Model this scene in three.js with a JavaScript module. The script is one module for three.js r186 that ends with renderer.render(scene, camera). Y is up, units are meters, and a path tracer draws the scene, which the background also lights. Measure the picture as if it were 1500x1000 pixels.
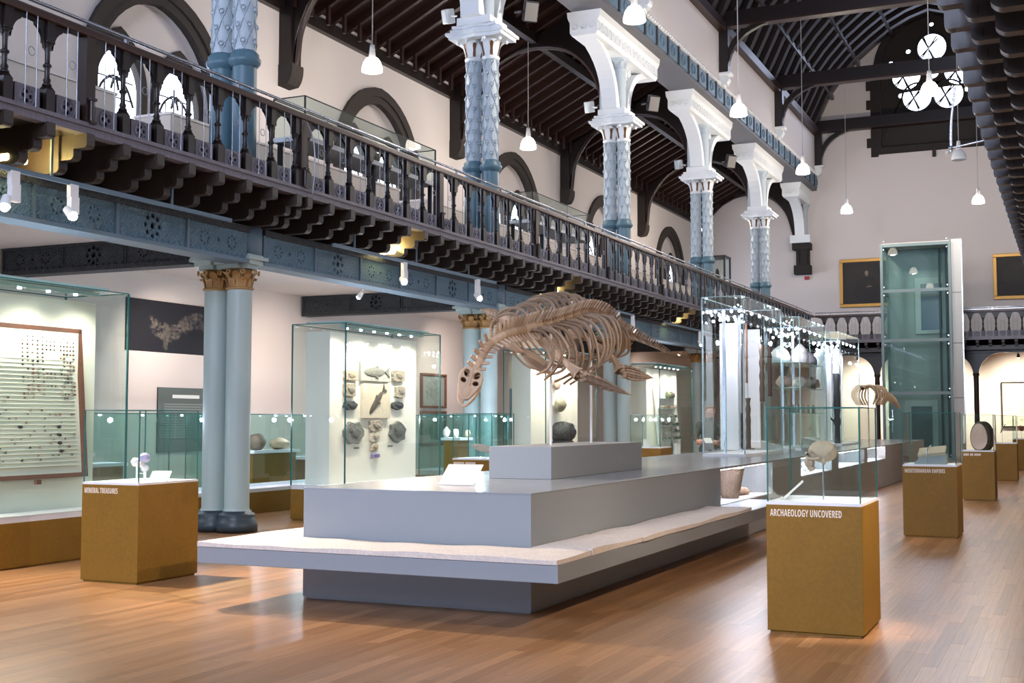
import * as THREE from 'three';
import { mergeGeometries } from 'three/addons/utils/BufferGeometryUtils.js';
import { RoundedBoxGeometry } from 'three/addons/geometries/RoundedBoxGeometry.js';
import { MarchingCubes } from 'three/addons/objects/MarchingCubes.js';
import { RectAreaLightUniformsLib } from 'three/addons/lights/RectAreaLightUniformsLib.js';
import { FontLoader } from 'three/addons/loaders/FontLoader.js';
import { TextGeometry } from 'three/addons/geometries/TextGeometry.js';

// ---------- camera, sky, large lights, exposure ----------
RectAreaLightUniformsLib.init();
const scene = new THREE.Scene();
const camera = new THREE.PerspectiveCamera(2 * Math.atan(500 / 1804.66) * 180 / Math.PI, 1.5, 0.1, 200);
camera.rotation.order = 'YXZ';
camera.position.set(0, 1.6, 0);
camera.rotation.y = 0.427747;
camera.rotation.x = 0.0626759;
const renderer = new THREE.WebGLRenderer({ antialias: true });
renderer.toneMapping = THREE.LinearToneMapping;
renderer.toneMappingExposure = 1.34;
renderer.shadowMap.enabled = true;
scene.background = new THREE.Color(0.75, 0.85, 1.0);

const BAY = 8.3, Z0 = -14.41;                       // column spacing along the hall, first column pair in view
const colZ = k => Z0 - BAY * k;                     // k = -1 .. 5
const XC = -5.3;                                    // middle of the nave
const mir = x => 2 * XC - x;                        // the opposite side of the nave
function area(w, h, color, intensity, at, to) {
  const l = new THREE.RectAreaLight(color, intensity, w, h);
  l.position.set(...at); l.lookAt(...to); scene.add(l); return l;
}
// daylight: each lancet window of the side walls, the tall windows of the wall behind, the roof lights on the far roof slope
const DAY = 0xcfdcff;
const bayMid = k => Z0 - BAY * (k + 0.5);           // k = -2 .. 4
for (let k = -2; k < 5; k++) for (const s of [-1, 1]) {
  area(0.8, 1.3, DAY, 16, [-16.18, 7.1, bayMid(k) + s * 0.9], [0, 6.5, bayMid(k) + s * 0.9]);
  area(0.8, 1.3, DAY, 3, [mir(-16.18), 7.1, bayMid(k) + s * 0.9], [-10.6, 6.5, bayMid(k) + s * 0.9]);
}
for (let k = 0; k < 3; k++) area(1.5, 5.6, DAY, 38, [XC - 3 + 3 * k, 8.2, 6.2], [XC - 3 + 3 * k, 7.6, 0]);
area(2.3, 2.1, DAY, 26, [-14.05, 1.3, 6.15], [-12.0, 0.9, 0]);          // glazed entrance behind the viewpoint
for (const k of [-1, 0, 1, 2, 3]) area(3.0, 1.6, 0xbfd4ff, 4, [-3.16, 17.7, bayMid(k)], [-7.6, 12.2, bayMid(k)]);

// ---------- helpers ----------
let seed = 7;
const rnd = () => { seed = (seed * 1664525 + 1013904223) >>> 0; return seed / 4294967296; };
const rr = (a, b) => a + (b - a) * rnd();
const V = (x, y, z) => new THREE.Vector3(x, y, z);
const used = {};
const numbered = n => { const c = used[n] = (used[n] ?? -1) + 1; return c ? `${n}_${String(c).padStart(3, '0')}` : n; };
function fin(g, keepUV) {                            // non-indexed, position + normal + uv in metres
  if (g.index) g = g.toNonIndexed();
  for (const a of Object.keys(g.attributes)) if (!['position', 'normal', 'uv', 'color'].includes(a)) g.deleteAttribute(a);
  if (!g.attributes.normal) g.computeVertexNormals();
  if (!keepUV) {
    const p = g.attributes.position, n = g.attributes.normal, uv = new Float32Array(p.count * 2);
    for (let i = 0; i < p.count; i++) {
      const ax = Math.abs(n.getX(i)), ay = Math.abs(n.getY(i)), az = Math.abs(n.getZ(i));
      const [u, v] = ay >= ax && ay >= az ? [p.getX(i), p.getZ(i)] : ax >= az ? [p.getZ(i), p.getY(i)] : [p.getX(i), p.getY(i)];
      uv[2 * i] = u; uv[2 * i + 1] = v;
    }
    g.setAttribute('uv', new THREE.BufferAttribute(uv, 2));
  }
  return g;
}
const merge = a => mergeGeometries(a.map(g => fin(g)), false);
const bx = (x0, x1, y0, y1, z0, z1) => fin(new THREE.BoxGeometry(Math.abs(x1 - x0), Math.abs(y1 - y0), Math.abs(z1 - z0)).translate((x0 + x1) / 2, (y0 + y1) / 2, (z0 + z1) / 2));
const cb = (w, h, d, x = 0, y = 0, z = 0) => fin(new THREE.BoxGeometry(w, h, d).translate(x, y, z));
const rb = (w, h, d, r, x = 0, y = 0, z = 0, s = 2) => fin(new RoundedBoxGeometry(w, h, d, s, r).translate(x, y, z));
const cy = (r0, r1, h, x, y, z, n = 12) => fin(new THREE.CylinderGeometry(r1, r0, h, n).translate(x, y + h / 2, z));   // r0 bottom, y = foot
function bar(a, b, r, n = 6, r1 = r) {
  const d = b.clone().sub(a), L = d.length();
  const g = new THREE.CylinderGeometry(r1, r, L, n);
  g.applyQuaternion(new THREE.Quaternion().setFromUnitVectors(V(0, 1, 0), d.normalize()));
  return fin(g.translate((a.x + b.x) / 2, (a.y + b.y) / 2, (a.z + b.z) / 2));
}
const tube = (pts, r, seg = 16, n = 6) => fin(new THREE.TubeGeometry(new THREE.CatmullRomCurve3(pts), seg, r, n, false));
function taperTube(pts, rf, seg = 16, n = 6) {       // radius follows rf(t)
  const c = new THREE.CatmullRomCurve3(pts), g = new THREE.TubeGeometry(c, seg, 1, n, false), p = g.attributes.position;
  for (let i = 0; i <= seg; i++) { const q = c.getPointAt(i / seg), r = rf(i / seg);
    for (let j = 0; j <= n; j++) { const k = i * (n + 1) + j; p.setXYZ(k, q.x + (p.getX(k) - q.x) * r, q.y + (p.getY(k) - q.y) * r, q.z + (p.getZ(k) - q.z) * r); } }
  g.computeVertexNormals(); return fin(g);
}
const lathe = (pts, n = 24) => fin(new THREE.LatheGeometry(pts.map(([r, y]) => new THREE.Vector2(r, y)), n));
const shp = pts => new THREE.Shape(pts.map(([x, y]) => new THREE.Vector2(x, y)));
const hole = pts => new THREE.Path(pts.map(([x, y]) => new THREE.Vector2(x, y)));
const circ = (cx, cy, r, n = 10) => Array.from({ length: n }, (_, i) => [cx + r * Math.cos(i / n * 2 * Math.PI), cy + r * Math.sin(i / n * 2 * Math.PI)]);
const ex = (s, d, bevel = 0) => fin(new THREE.ExtrudeGeometry(s, { depth: d, curveSegments: 8, bevelEnabled: bevel > 0, bevelSize: bevel, bevelThickness: bevel, bevelSegments: 1 }));
const exZ = (s, d, x0) => ex(s, d).rotateY(Math.PI / 2).translate(x0, 0, 0);   // outline (u = -Z, Y), thickness along +X from x0
const at = (g, x, y, z) => g.clone().translate(x, y, z);
function thing(name, label, category, pos = [0, 0, 0], turn = 0, group, kind) {
  const o = new THREE.Group(); o.name = numbered(name); o.position.set(...pos); o.rotation.y = turn;
  o.userData = { label, category }; if (group) o.userData.group = group; if (kind) o.userData.kind = kind;
  scene.add(o); return o;
}
function part(parent, name, geo, mat, label, kind) {
  const m = new THREE.Mesh(geo, mat); m.name = name; m.castShadow = m.receiveShadow = true;
  if (label) m.userData.label = label; if (kind) m.userData.kind = kind;
  parent.add(m); return m;
}
function single(name, label, category, geo, mat, group, kind) {
  const m = new THREE.Mesh(geo, mat); m.name = numbered(name); m.castShadow = m.receiveShadow = true;
  m.userData = { label, category }; if (group) m.userData.group = group; if (kind) m.userData.kind = kind;
  scene.add(m); return m;
}
const struct = (name, label, category, geo, mat) => single(name, label, category, geo, mat, null, 'structure');
function copy(o, pos, label, turn) { const c = o.clone(); c.name = numbered(o.name.replace(/_\d+$/, '')); c.userData = { ...o.userData }; if (label) c.userData.label = label; c.position.set(...pos); if (turn !== undefined) c.rotation.y = turn; scene.add(c); return c; }

// ---------- textures and materials ----------
function noiseGrid(n, s0) { const a = new Float32Array(n * n); let s = s0; for (let i = 0; i < n * n; i++) { s = (s * 1664525 + 1013904223) >>> 0; a[i] = s / 4294967296; } return a; }
function tex(size, f, srgb, rep = 1) {
  const d = new Uint8Array(size * size * 4);
  for (let y = 0; y < size; y++) for (let x = 0; x < size; x++) { const c = f(x / size, y / size), i = (y * size + x) * 4; d[i] = c[0] * 255; d[i + 1] = c[1] * 255; d[i + 2] = c[2] * 255; d[i + 3] = 255; }
  const t = new THREE.DataTexture(d, size, size); t.wrapS = t.wrapT = THREE.RepeatWrapping; t.magFilter = THREE.LinearFilter; t.minFilter = THREE.LinearMipmapLinearFilter; t.generateMipmaps = true;
  if (srgb) t.colorSpace = THREE.SRGBColorSpace; t.repeat.set(rep, rep); t.needsUpdate = true; return t;
}
const NG = noiseGrid(256, 99);
function vn(u, v, fu, fv = fu) {                       // tiling value noise
  const x = u * fu, y = v * fv, xi = Math.floor(x), yi = Math.floor(y), tx = x - xi, ty = y - yi, sx = tx * tx * (3 - 2 * tx), sy = ty * ty * (3 - 2 * ty);
  const q = (a, b) => NG[((b % fv + fv) % fv % 256) * 256 + ((a % fu + fu) % fu % 256)];
  return (q(xi, yi) * (1 - sx) + q(xi + 1, yi) * sx) * (1 - sy) + (q(xi, yi + 1) * (1 - sx) + q(xi + 1, yi + 1) * sx) * sy;
}
const grain = tex(256, (u, v) => { const g = 0.9 + 0.09 * (vn(u, v, 64, 4) - 0.5) + 0.1 * (vn(u, v, 128, 8) - 0.5) + 0.06 * (vn(u, v, 8, 2) - 0.5); return [g, g, g]; }, true, 1);   // streaks along v
const speck = tex(256, (u, v) => { const g = 0.94 + 0.07 * (vn(u, v, 128) - 0.5) + 0.03 * (vn(u, v, 16) - 0.5) + 0.02 * (vn(u, v, 5) - 0.5); return [g, g, g]; }, true, 0.5);
const bumpT = tex(256, (u, v) => { const g = 0.5 * vn(u, v, 64) + 0.3 * vn(u, v, 128) + 0.2 * vn(u, v, 24); return [g, g, g]; }, false, 1);
const relief = tex(256, (u, v) => { const a = Math.abs(Math.sin(8 * Math.PI * u + 2.2 * Math.sin(6 * Math.PI * v))), b = Math.abs(Math.sin(8 * Math.PI * v + 2.2 * Math.sin(6 * Math.PI * u))); const g = Math.min(1, Math.pow(Math.max(a, b), 6)); return [g, g, g]; }, false, 2.2);
const std = (color, rough = 0.6, o = {}) => new THREE.MeshStandardMaterial({ color, roughness: rough, metalness: 0, ...o });
const M = {
  wall: std(0xd1c9c4, 0.85, { bumpMap: bumpT, bumpScale: 0.001 }),
  ceil: std(0xd8cfc8, 0.9),
  stone: std(0x3a332e, 0.85, { map: speck, bumpMap: bumpT, bumpScale: 0.01 }),
  darkstone: std(0x2b2622, 0.85, { map: speck }),
  timber: std(0x1f1412, 0.36, { map: grain }),
  timberMatt: std(0x1f1412, 0.85, { map: grain }),
  timberRed: std(0x2c160f, 0.4, { map: grain }),
  timberGrey: std(0x77717a, 0.34, { map: grain }),
  corbel: std(0x352a24, 0.45, { map: grain }),
  rail: std(0x46302a, 0.3, { map: grain }),
  steel: std(0xb8bcc4, 0.22, { metalness: 0.9 }),
  wire: std(0x8f949c, 0.35, { metalness: 0.6 }),
  iron: std(0x6d90a4, 0.5, { map: speck, bumpMap: relief, bumpScale: 0.012 }),
  ironDark: std(0x3e4348, 0.55, { map: speck, bumpMap: relief, bumpScale: 0.012 }),
  ironPlain: std(0x627a8a, 0.5),
  colBlue: std(0xacbfbc, 0.38),
  colPale: std(0xb4c0c6, 0.5),
  colOct: std(0x55737f, 0.42),
  colBase: std(0x35434b, 0.4),
  white: std(0xe6eaea, 0.5),
  gold: std(0xb08a58, 0.5, { metalness: 0.25 }),
  goldDark: std(0x6e4c2a, 0.5, { metalness: 0.2 }),
  grey: std(0x8b9195, 0.5),
  greyTop: std(0x8b9195, 0.22),
  fabric: std(0xe3d8cc, 0.95, { bumpMap: bumpT, bumpScale: 0.006, map: speck }),
  mustard: std(0x8c6400, 0.62, { map: speck }),
  capWhite: std(0xe4e6ea, 0.35),
  card: std(0xf1ece4, 0.7),
  board: std(0xece8dc, 0.8),
  boardGreen: std(0xe0e6d8, 0.8),
  bone: std(0xc6aa8e, 0.75, { bumpMap: bumpT, bumpScale: 0.004 }),
  bones: [0xc6aa8e, 0xb3967a, 0xd0b69b].map(c => std(c, 0.78, { bumpMap: bumpT, bumpScale: 0.006, map: speck })),
  boneLight: std(0xc9b396, 0.75),
  skull: std(0xb9a68e, 0.6, { map: speck }),
  frameWood: std(0x6b4433, 0.5),
  giltFrame: std(0xb58a44, 0.4, { metalness: 0.4 }),
  blackPaint: std(0x17161a, 0.6),
  lampMetal: std(0xc9c9c7, 0.5),
  white2: std(0xf2f2f0, 0.5),
  glass: new THREE.MeshPhysicalMaterial({ color: 0xf3fbf9, roughness: 0, transmission: 1, thickness: 0, ior: 1.5, side: THREE.DoubleSide }),
  glassTeal: new THREE.MeshPhysicalMaterial({ color: 0xd9eeeb, roughness: 0, transmission: 1, thickness: 0, ior: 1.5, side: THREE.DoubleSide }),
  edge: std(0x2f6a66, 0.15),
  edgePale: std(0x9fbfbe, 0.15),
  panelGreen: std(0x53625f, 0.6),
  speaker: std(0x26262a, 0.6), speakerFace: std(0x6d6a66, 0.7), speakerWhite: std(0xc9ced0, 0.5),
};
const glow = (c, k, base = 0xffffff) => new THREE.MeshStandardMaterial({ color: base, emissive: c, emissiveIntensity: k, roughness: 0.5 });
M.sky = glow(0xdce8ff, 5); M.bulb = glow(0xfff0dc, 20); M.led = glow(0xf1edff, 22); M.opal = glow(0xfff3e2, 6); M.roofGlass = glow(0xcfe0ff, 1.2); M.tubeLamp = glow(0xffe9a0, 9);
// ---------- floor: strip planks, the largest in view as parts, the rest as one mesh ----------
const floor = thing('floor', 'glossy brown strip-wood floor of the museum hall', 'floor', [0, 0, 0], 0, null, 'structure');
part(floor, 'subfloor', bx(-17, 6, -0.3, -0.012, -57, 7), std(0x3a2616, 0.8), 'dark bed under the planks');
{
  const tones = [[0.4, 0.2, 0.082], [0.45, 0.228, 0.096], [0.49, 0.252, 0.108], [0.37, 0.182, 0.072], [0.43, 0.226, 0.1], [0.53, 0.275, 0.12]];
  const mats = tones.map(c => new THREE.MeshStandardMaterial({ color: new THREE.Color().setRGB(...c), roughness: 0.29, map: grain }));
  const W = 0.098, unit = bx(-0.0485, 0.0485, -0.012, 0, -0.5, 0.5);
  camera.updateMatrixWorld(); camera.updateProjectionMatrix();
  const planks = [];
  for (let x = -15.3; x < 5.3; x += W) {
    let z = -4 + rr(0, 1.8);
    while (z > -55.9) {
      const L = rr(1.1, 2.2), z1 = Math.max(z - L, -56), t = Math.floor(rnd() * 6), c = V(x, 0, (z + z1) / 2), q = c.clone().project(camera);
      const seen = Math.abs(q.x) < 1.02 && q.y > -1.06 && q.y < 1 && q.z < 1;
      planks.push({ x, z, z1, t, a: seen ? (z - z1) / Math.pow(c.distanceTo(camera.position), 3) : 0 });
      z = z1 - 0.001;
    }
  }
  planks.sort((p, q) => q.a - p.a);
  planks.slice(0, 300).forEach(p => { const m = part(floor, 'plank', unit, mats[p.t]); m.position.set(p.x, 0, (p.z + p.z1) / 2); m.scale.z = p.z - p.z1 - 0.0015; });
  const pos = [], nor = [], uv = [], col = [];
  const quad = (a, b, c, d, n, t, u) => { for (const [v, w] of [[a, u[0]], [b, u[1]], [c, u[2]], [a, u[0]], [c, u[2]], [d, u[3]]]) { pos.push(...v); nor.push(...n); uv.push(...w); col.push(...t); } };
  planks.slice(300).forEach(p => {
    const a = p.x - 0.0485, b = p.x + 0.0485, f = p.z - 0.0008, k = p.z1 + 0.0008, o = rnd(), t = tones[p.t], e = -0.012;
    quad([a, 0, f], [b, 0, f], [b, 0, k], [a, 0, k], [0, 1, 0], t, [[o, 0], [o + 0.1, 0], [o + 0.1, f - k], [o, f - k]]);
    quad([a, e, f], [b, e, f], [b, 0, f], [a, 0, f], [0, 0, 1], t, [[0, 0], [0, 0], [0, 0], [0, 0]]);
    quad([b, e, f], [b, e, k], [b, 0, k], [b, 0, f], [1, 0, 0], t, [[0, 0], [0, 0], [0, 0], [0, 0]]);
    quad([a, e, k], [a, e, f], [a, 0, f], [a, 0, k], [-1, 0, 0], t, [[0, 0], [0, 0], [0, 0], [0, 0]]);
  });
  const g = new THREE.BufferGeometry();
  for (const [n, a, s] of [['position', pos, 3], ['normal', nor, 3], ['uv', uv, 2], ['color', col, 3]]) g.setAttribute(n, new THREE.BufferAttribute(new Float32Array(a), s));
  part(floor, 'plank_field', g, new THREE.MeshStandardMaterial({ vertexColors: true, roughness: 0.29, map: grain }), 'strip planks further off', 'stuff');
}

// ---------- side walls with pointed window recesses ----------
function arch(cx, w, y0, ys, h, n = 10) {            // pointed arch outline, half-width w, springing ys, rise h
  const c = (h * h - w * w) / (2 * w), R = w + c, a = Math.asin(Math.min(1, h / R)), p = [[cx - w, y0]];
  for (let i = 0; i <= n; i++) { const t = a * i / n; p.push([cx + c - R * Math.cos(t), ys + R * Math.sin(t)]); }
  for (let i = n; i >= 0; i--) { const t = a * i / n; p.push([cx - c + R * Math.cos(t), ys + R * Math.sin(t)]); }
  p.push([cx + w, y0]); return p;
}
const SILL = 6.0, WIN = k => -bayMid(k);
function sideWall(side, label) {
  const s = shp([[-7, 4.3], [56.3, 4.3], [56.3, 11.2], [-7, 11.2]]);
  for (let k = -2; k < 5; k++) s.holes.push(hole(arch(WIN(k), 1.68, SILL, 7.82, 1.82).reverse()));
  const g = exZ(s, 0.35, -16.35);
  if (side > 0) return struct('wall_right', label, 'wall', g.clone().translate(16.35 + mir(-16), 0, 0), M.wall);
  return struct('wall_left', label, 'wall', g, M.wall);
}
sideWall(-1, 'cream plaster side wall above the gallery with pointed window recesses');
sideWall(1, 'plain upper wall opposite, over the other gallery');
let winNo = 0;
function sideWindow(k, side) {
  const w = thing('window_' + (++winNo), 'pair of leaded lancets under a dark moulded pointed arch', 'window', [0, 0, 0], 0, side < 0 ? 'gallery wall windows' : 'windows of the opposite gallery', 'structure');
  const f = g => side < 0 ? g : g.applyMatrix4(new THREE.Matrix4().makeRotationY(Math.PI)).translate(2 * XC, 0, 2 * bayMid(k));
  const u = WIN(k);
  const ring = (w0, h0, w1, h1, x0, d) => exZ(shp([...arch(u, w0, SILL, 7.82, h0), ...arch(u, w1, SILL, 7.82, h1).reverse()]), d, x0);
  part(w, 'arch_moulding', f(ring(2.1, 2.2, 1.86, 1.98, -16.0, 0.1)), M.stone);
  part(w, 'arch_moulding', f(ring(1.9, 2.02, 1.66, 1.8, -16.12, 0.17)), M.stone);
  const back = shp(arch(u, 1.7, SILL, 7.82, 1.85));
  for (const s of [-0.85, 0.85]) back.holes.push(hole(arch(u + s, 0.7, SILL + 0.02, 7.85, 1.0).reverse()));
  part(w, 'tympanum', f(exZ(back, 0.08, -16.34)), M.wall);
  for (const s of [-0.85, 0.85]) {
    const sr = shp(arch(u + s, 0.76, SILL, 7.85, 1.14)); sr.holes.push(hole(arch(u + s, 0.6, SILL + 0.05, 7.8, 0.82).reverse()));
    part(w, 'lancet_surround', f(exZ(sr, 0.14, -16.32)), M.stone);
    const pn = part(w, 'pane', f(exZ(shp(arch(u + s, 0.61, SILL + 0.04, 7.8, 0.84)), 0.01, -16.34)), M.sky, 'leaded glass bright with daylight');
    const lead = [];
    for (let y = SILL + 0.3; y < 8.1; y += 0.34) lead.push(bx(-16.325, -16.31, y - 0.012, y + 0.012, -(u + s) - 0.5, -(u + s) + 0.5));
    for (const q of [-0.26, 0, 0.26]) lead.push(bx(-16.325, -16.31, SILL + 0.05, 8.2 - Math.abs(q), -(u + s) + q - 0.01, -(u + s) + q + 0.01));
    for (const q of [-1, 1]) lead.push(tube([V(-16.3, 7.55, -(u + s) + q * 0.5), V(-16.3, 7.9, -(u + s) + q * 0.3), V(-16.3, 8.05, -(u + s)), V(-16.3, 7.8, -(u + s) - q * 0.1)], 0.025, 10, 5));
    part(w, 'lead_bars', f(merge(lead)), M.darkstone);
  }
}
for (let k = -2; k < 5; k++) { sideWindow(k, -1); sideWindow(k, 1); }
// lower aisle walls, ends and ceilings
struct('wall_left_lower', 'pale plaster wall of the side aisle under the gallery', 'wall', bx(-15.7, -15.35, 0, 4.3, -56, 7), M.wall);
struct('wall_right_lower', 'pale plaster wall of the opposite side aisle', 'wall', bx(mir(-15.35), mir(-15.7), 0, 4.3, -56, 7), M.wall);
struct('trim_1', 'smooth pale wall lining along the aisle wall', 'wall panel', bx(-15.36, -15.29, 0, 2.82, -52, 5), M.wall);
struct('ceiling_left', 'flat white ceiling of the side aisle', 'ceiling', bx(-15.7, -11.2, 4.27, 4.33, -56, 7), M.ceil);
struct('ceiling_right', 'flat white ceiling of the opposite aisle', 'ceiling', bx(mir(-11.2), mir(-15.7), 4.27, 4.33, -56, 7), M.ceil);
// end wall with the round-light window
{
  const s = shp([[-17, 0], [6, 0], [6, 21], [-17, 21]]);
  const A = arch(XC, 2.45, 13.45, 17.0, 2.6);
  s.holes.push(hole(A.slice().reverse()));
  struct('wall_end', 'tall pale end wall with the dark rose window', 'wall', ex(s, 0.4).translate(0, 0, -56.4), M.wall);
  const w = thing('window_' + (++winNo), 'dark pointed window with round traceried lights in the end wall', 'window', [0, 0, -56], 0, null, 'structure');
  const p = shp(arch(XC, 2.46, 13.44, 17.0, 2.62));
  const lights = [[XC, 17.9, 0.66], [XC - 1.1, 16.75, 0.66], [XC + 1.1, 16.75, 0.66], [XC - 0.66, 15.75, 0.66], [XC + 0.66, 15.75, 0.66]];
  const small = [[XC, 18.95, 0.12], [XC - 1.0, 17.85, 0.13], [XC + 1.0, 17.85, 0.13], [XC - 1.75, 17.4, 0.13], [XC + 1.75, 17.4, 0.13], [XC - 1.35, 15.9, 0.14], [XC + 1.42, 15.9, 0.14], [XC, 14.95, 0.14], [XC, 16.8, 0.3]];
  for (const [x, y, r] of [...lights, ...small]) p.holes.push(hole(circ(x, y, r - 0.03, 24).reverse()));
  part(w, 'tracery_plate', ex(p, 0.14).translate(0, 0, -0.3), M.darkstone, 'dark stone plate pierced by round lights');
  const r1 = shp(arch(XC, 2.5, 13.3, 17.0, 2.7)); r1.holes.push(hole(arch(XC, 2.2, 13.6, 17.0, 2.35).reverse()));
  part(w, 'arch_moulding', ex(r1, 0.12).translate(0, 0, -0.06), M.darkstone);
  const blocks = [];
  for (let i = 0; i < 9; i++) for (const sx of [-1, 1]) { const L = i % 2 ? 0.3 : 0.12; blocks.push(cb(L + 0.2, 0.42, 0.1, XC + sx * (2.42 + L / 2), 13.42 + i * 0.43, 0)); }
  for (const b of blocks) part(w, 'quoin', b, M.darkstone);
  for (const [x, y, r] of [...lights, ...small]) {
    part(w, 'pane', fin(new THREE.CircleGeometry(r, 28).translate(x, y, -0.25)), M.sky, 'round light bright with daylight');
    if (r > 0.5) { part(w, 'light_ring', fin(new THREE.TorusGeometry(r - 0.02, 0.045, 6, 28).translate(x, y, -0.15)), M.darkstone);
      part(w, 'lead_bars', merge([[-0.3, 0.5], [0.3, 0.5], [0.15, -0.55], [-0.45, -0.4]].map(([a, b]) => bar(V(x - a - 0.2, y - b, -0.22), V(x + a - 0.1, y + b, -0.22), 0.03, 4))), M.darkstone); }
  }
  area(1.1, 1.1, DAY, 26, [XC, 17.9, -56.1], [XC, 10, -30]);
  area(2.0, 1.1, DAY, 26, [XC, 15.8, -56.1], [XC, 8, -30]);
}
// wall behind the viewpoint with its tall windows
struct('wall_back', 'pale end wall behind the viewpoint', 'wall', bx(-17, 6.5, 0, 21, 6.4, 6.8), M.wall);
for (let k = 0; k < 3; k++) {
  const w = thing('window_' + (++winNo), 'tall bright lancet in the wall behind', 'window', [XC - 3 + 3 * k, 8.2, 6.3], 0, 'tall windows behind', 'structure');
  part(w, 'pane', ex(shp(arch(0, 0.8, -2.9, 1.9, 1.2)), 0.02), M.sky); 
  const fr = shp(arch(0, 1.0, -3.1, 1.9, 1.5)); fr.holes.push(hole(arch(0, 0.8, -2.9, 1.9, 1.2).reverse()));
  part(w, 'surround', ex(fr, 0.2).translate(0, 0, -0.1), M.stone);
}

{
  const d = thing('door_1', 'glazed double entrance door in the wall behind', 'door', [-14.05, 0, 6.3], 0, null, 'structure');
  for (let i = 0; i < 2; i++) { const x = -0.62 + i * 1.24; part(d, 'door_pane', bx(x - 0.58, x + 0.58, 0.15, 2.35, 0, 0.02), M.roofGlass, 'glass bright with daylight'); part(d, 'stile', bx(x - 0.66, x - 0.58, 0, 2.5, -0.03, 0.05), M.timber); part(d, 'stile', bx(x + 0.58, x + 0.66, 0, 2.5, -0.03, 0.05), M.timber); }
  part(d, 'door_head', bx(-1.28, 1.28, 2.35, 2.6, -0.05, 0.05), M.timber); part(d, 'kick_rail', bx(-1.25, 1.25, 0, 0.15, -0.02, 0.04), M.timber);
}
// ---------- gallery decks with stepped corbels ----------
const BX = -9.85;                                    // balcony front
function corbelGeo() {                               // outline (reach, height), three rounded steps; reach measured outward
  const s = new THREE.Shape(); s.moveTo(-1.35, 4.73); s.lineTo(0.03, 4.73); s.lineTo(0.03, 4.6);
  s.quadraticCurveTo(0.02, 4.56, -0.05, 4.57); s.lineTo(-0.16, 4.57); s.lineTo(-0.16, 4.49); s.quadraticCurveTo(-0.18, 4.44, -0.25, 4.45);
  s.lineTo(-0.36, 4.45); s.lineTo(-0.36, 4.37); s.quadraticCurveTo(-0.4, 4.31, -0.47, 4.32); s.lineTo(-1.35, 4.32);
  return ex(s, 0.12).translate(0, 0, -0.06);
}
const CG = corbelGeo();
function corbel(parent, x, z, turn = 0) { const m = part(parent, 'corbel', CG, M.corbel); m.position.set(x, 0, z); m.rotation.y = turn; }
function deck(name, label, slab) { const o = thing(name, label, 'gallery floor', [0, 0, 0], 0, null, 'structure'); part(o, 'deck', slab, M.timber); return o; }
const PITCH = 0.574, halfPosts = (u0, u1) => { const a = []; for (let h = 4.15; h < u1 + 4; h += 8.3) for (let k = -7; k <= 7; k++) if (k) { const u = h + k * PITCH; if (u > u0 && u < u1) a.push(u); } return a; };
const leftU = halfPosts(0, 45.5);                    // distances along the left balcony from its start at z = -6.11
{
  const d = deck('gallery_floor', 'dark timber gallery floor on stepped corbels over the side aisle', bx(-16, BX - 0.02, 4.73, 4.83, -56, 7));
  for (const u of [...leftU, ...[4.15, 12.45, 20.75, 29.05, 37.35]]) corbel(d, BX + 0.05, -6.11 - u);
  for (const u of [-0.57, -1.14, -1.71]) corbel(d, BX + 0.05, -6.11 - u);
  const e = deck('gallery_floor', 'dark timber gallery floor across the end wall', bx(BX, mir(BX), 4.73, 4.83, -56, -51.92));
  for (let x = -9.6; x < -0.9; x += 0.475) corbel(e, x, -51.85, -Math.PI / 2);
  const r = deck('gallery_floor', 'dark timber gallery floor overhead with rows of stepped corbels', bx(mir(BX) + 0.02, mir(-16), 4.73, 4.83, -56, 7));
  for (let u = 0; u < 44; u += PITCH) corbel(r, mir(BX) - 0.05, -6.4 - u, Math.PI);
  part(r, 'joist_bed', bx(mir(BX) + 1.2, mir(BX) + 1.5, 4.3, 4.73, -56, 7), M.timber);
  part(d, 'joist_bed', bx(-11.2, -11.0, 4.33, 4.73, -56, 7), M.timber);
}
// ---------- upper wall of the nave, lintel, nave roof ----------
function navePartition(side) {
  const X = side < 0 ? x => x : mir, b = (a, c, ...r) => bx(X(a), X(c), ...r);
  struct(side < 0 ? 'wall_clerestory' : 'wall_clerestory_right', side < 0 ? 'white wall strip between the bracket beam and the nave roof' : 'white wall strip over the opposite arcade', 'wall', b(-10.85, -10.36, 12.55, 14.6, -56, 7), M.wall);
  const l = thing('lintel_beam', side < 0 ? 'slate blue panelled beam carried on the white brackets' : 'panelled beam over the opposite arcade', 'beam', [0, 0, 0], 0, null, 'structure');
  part(l, 'beam_body', b(-11.35, -10.36, 11.9, 12.55, -56, 7), std(0x66666a, 0.6), 'plain grey soffit and core');
  if (side > 0) return;
  for (let z = -22.0; z > -55.5; z -= 1.04) {
    part(l, 'panel', b(-10.37, -10.33, 12.02, 12.5, z - 0.94, z - 0.04), M.ironPlain);
    part(l, 'panel_ring', fin(new THREE.TorusGeometry(0.15, 0.025, 5, 18).rotateY(Math.PI / 2).translate(-10.32, 12.26, z - 0.5)), M.ironPlain);
    part(l, 'rib', b(-10.38, -10.3, 12.0, 12.53, z - 0.04, z + 0.06), M.ironDark);
  }
  const c = []; for (let z = -22; z > -55.9; z -= 0.2) { c.push(fin(new THREE.SphereGeometry(0.06, 6, 4).translate(-10.33, 12.62, z))); }
  part(l, 'cresting', merge(c), M.white, 'row of small white beads along the beam', 'stuff');
}
navePartition(-1); navePartition(1);
const RP = [[-10.36, 14.35], [-10.05, 14.98], [-9.55, 16.03], [-9.0, 16.75], [-8.38, 17.42], [-7.6, 18.05], [-6.92, 18.54], [-6.1, 18.95], [XC, 19.2]];
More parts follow.
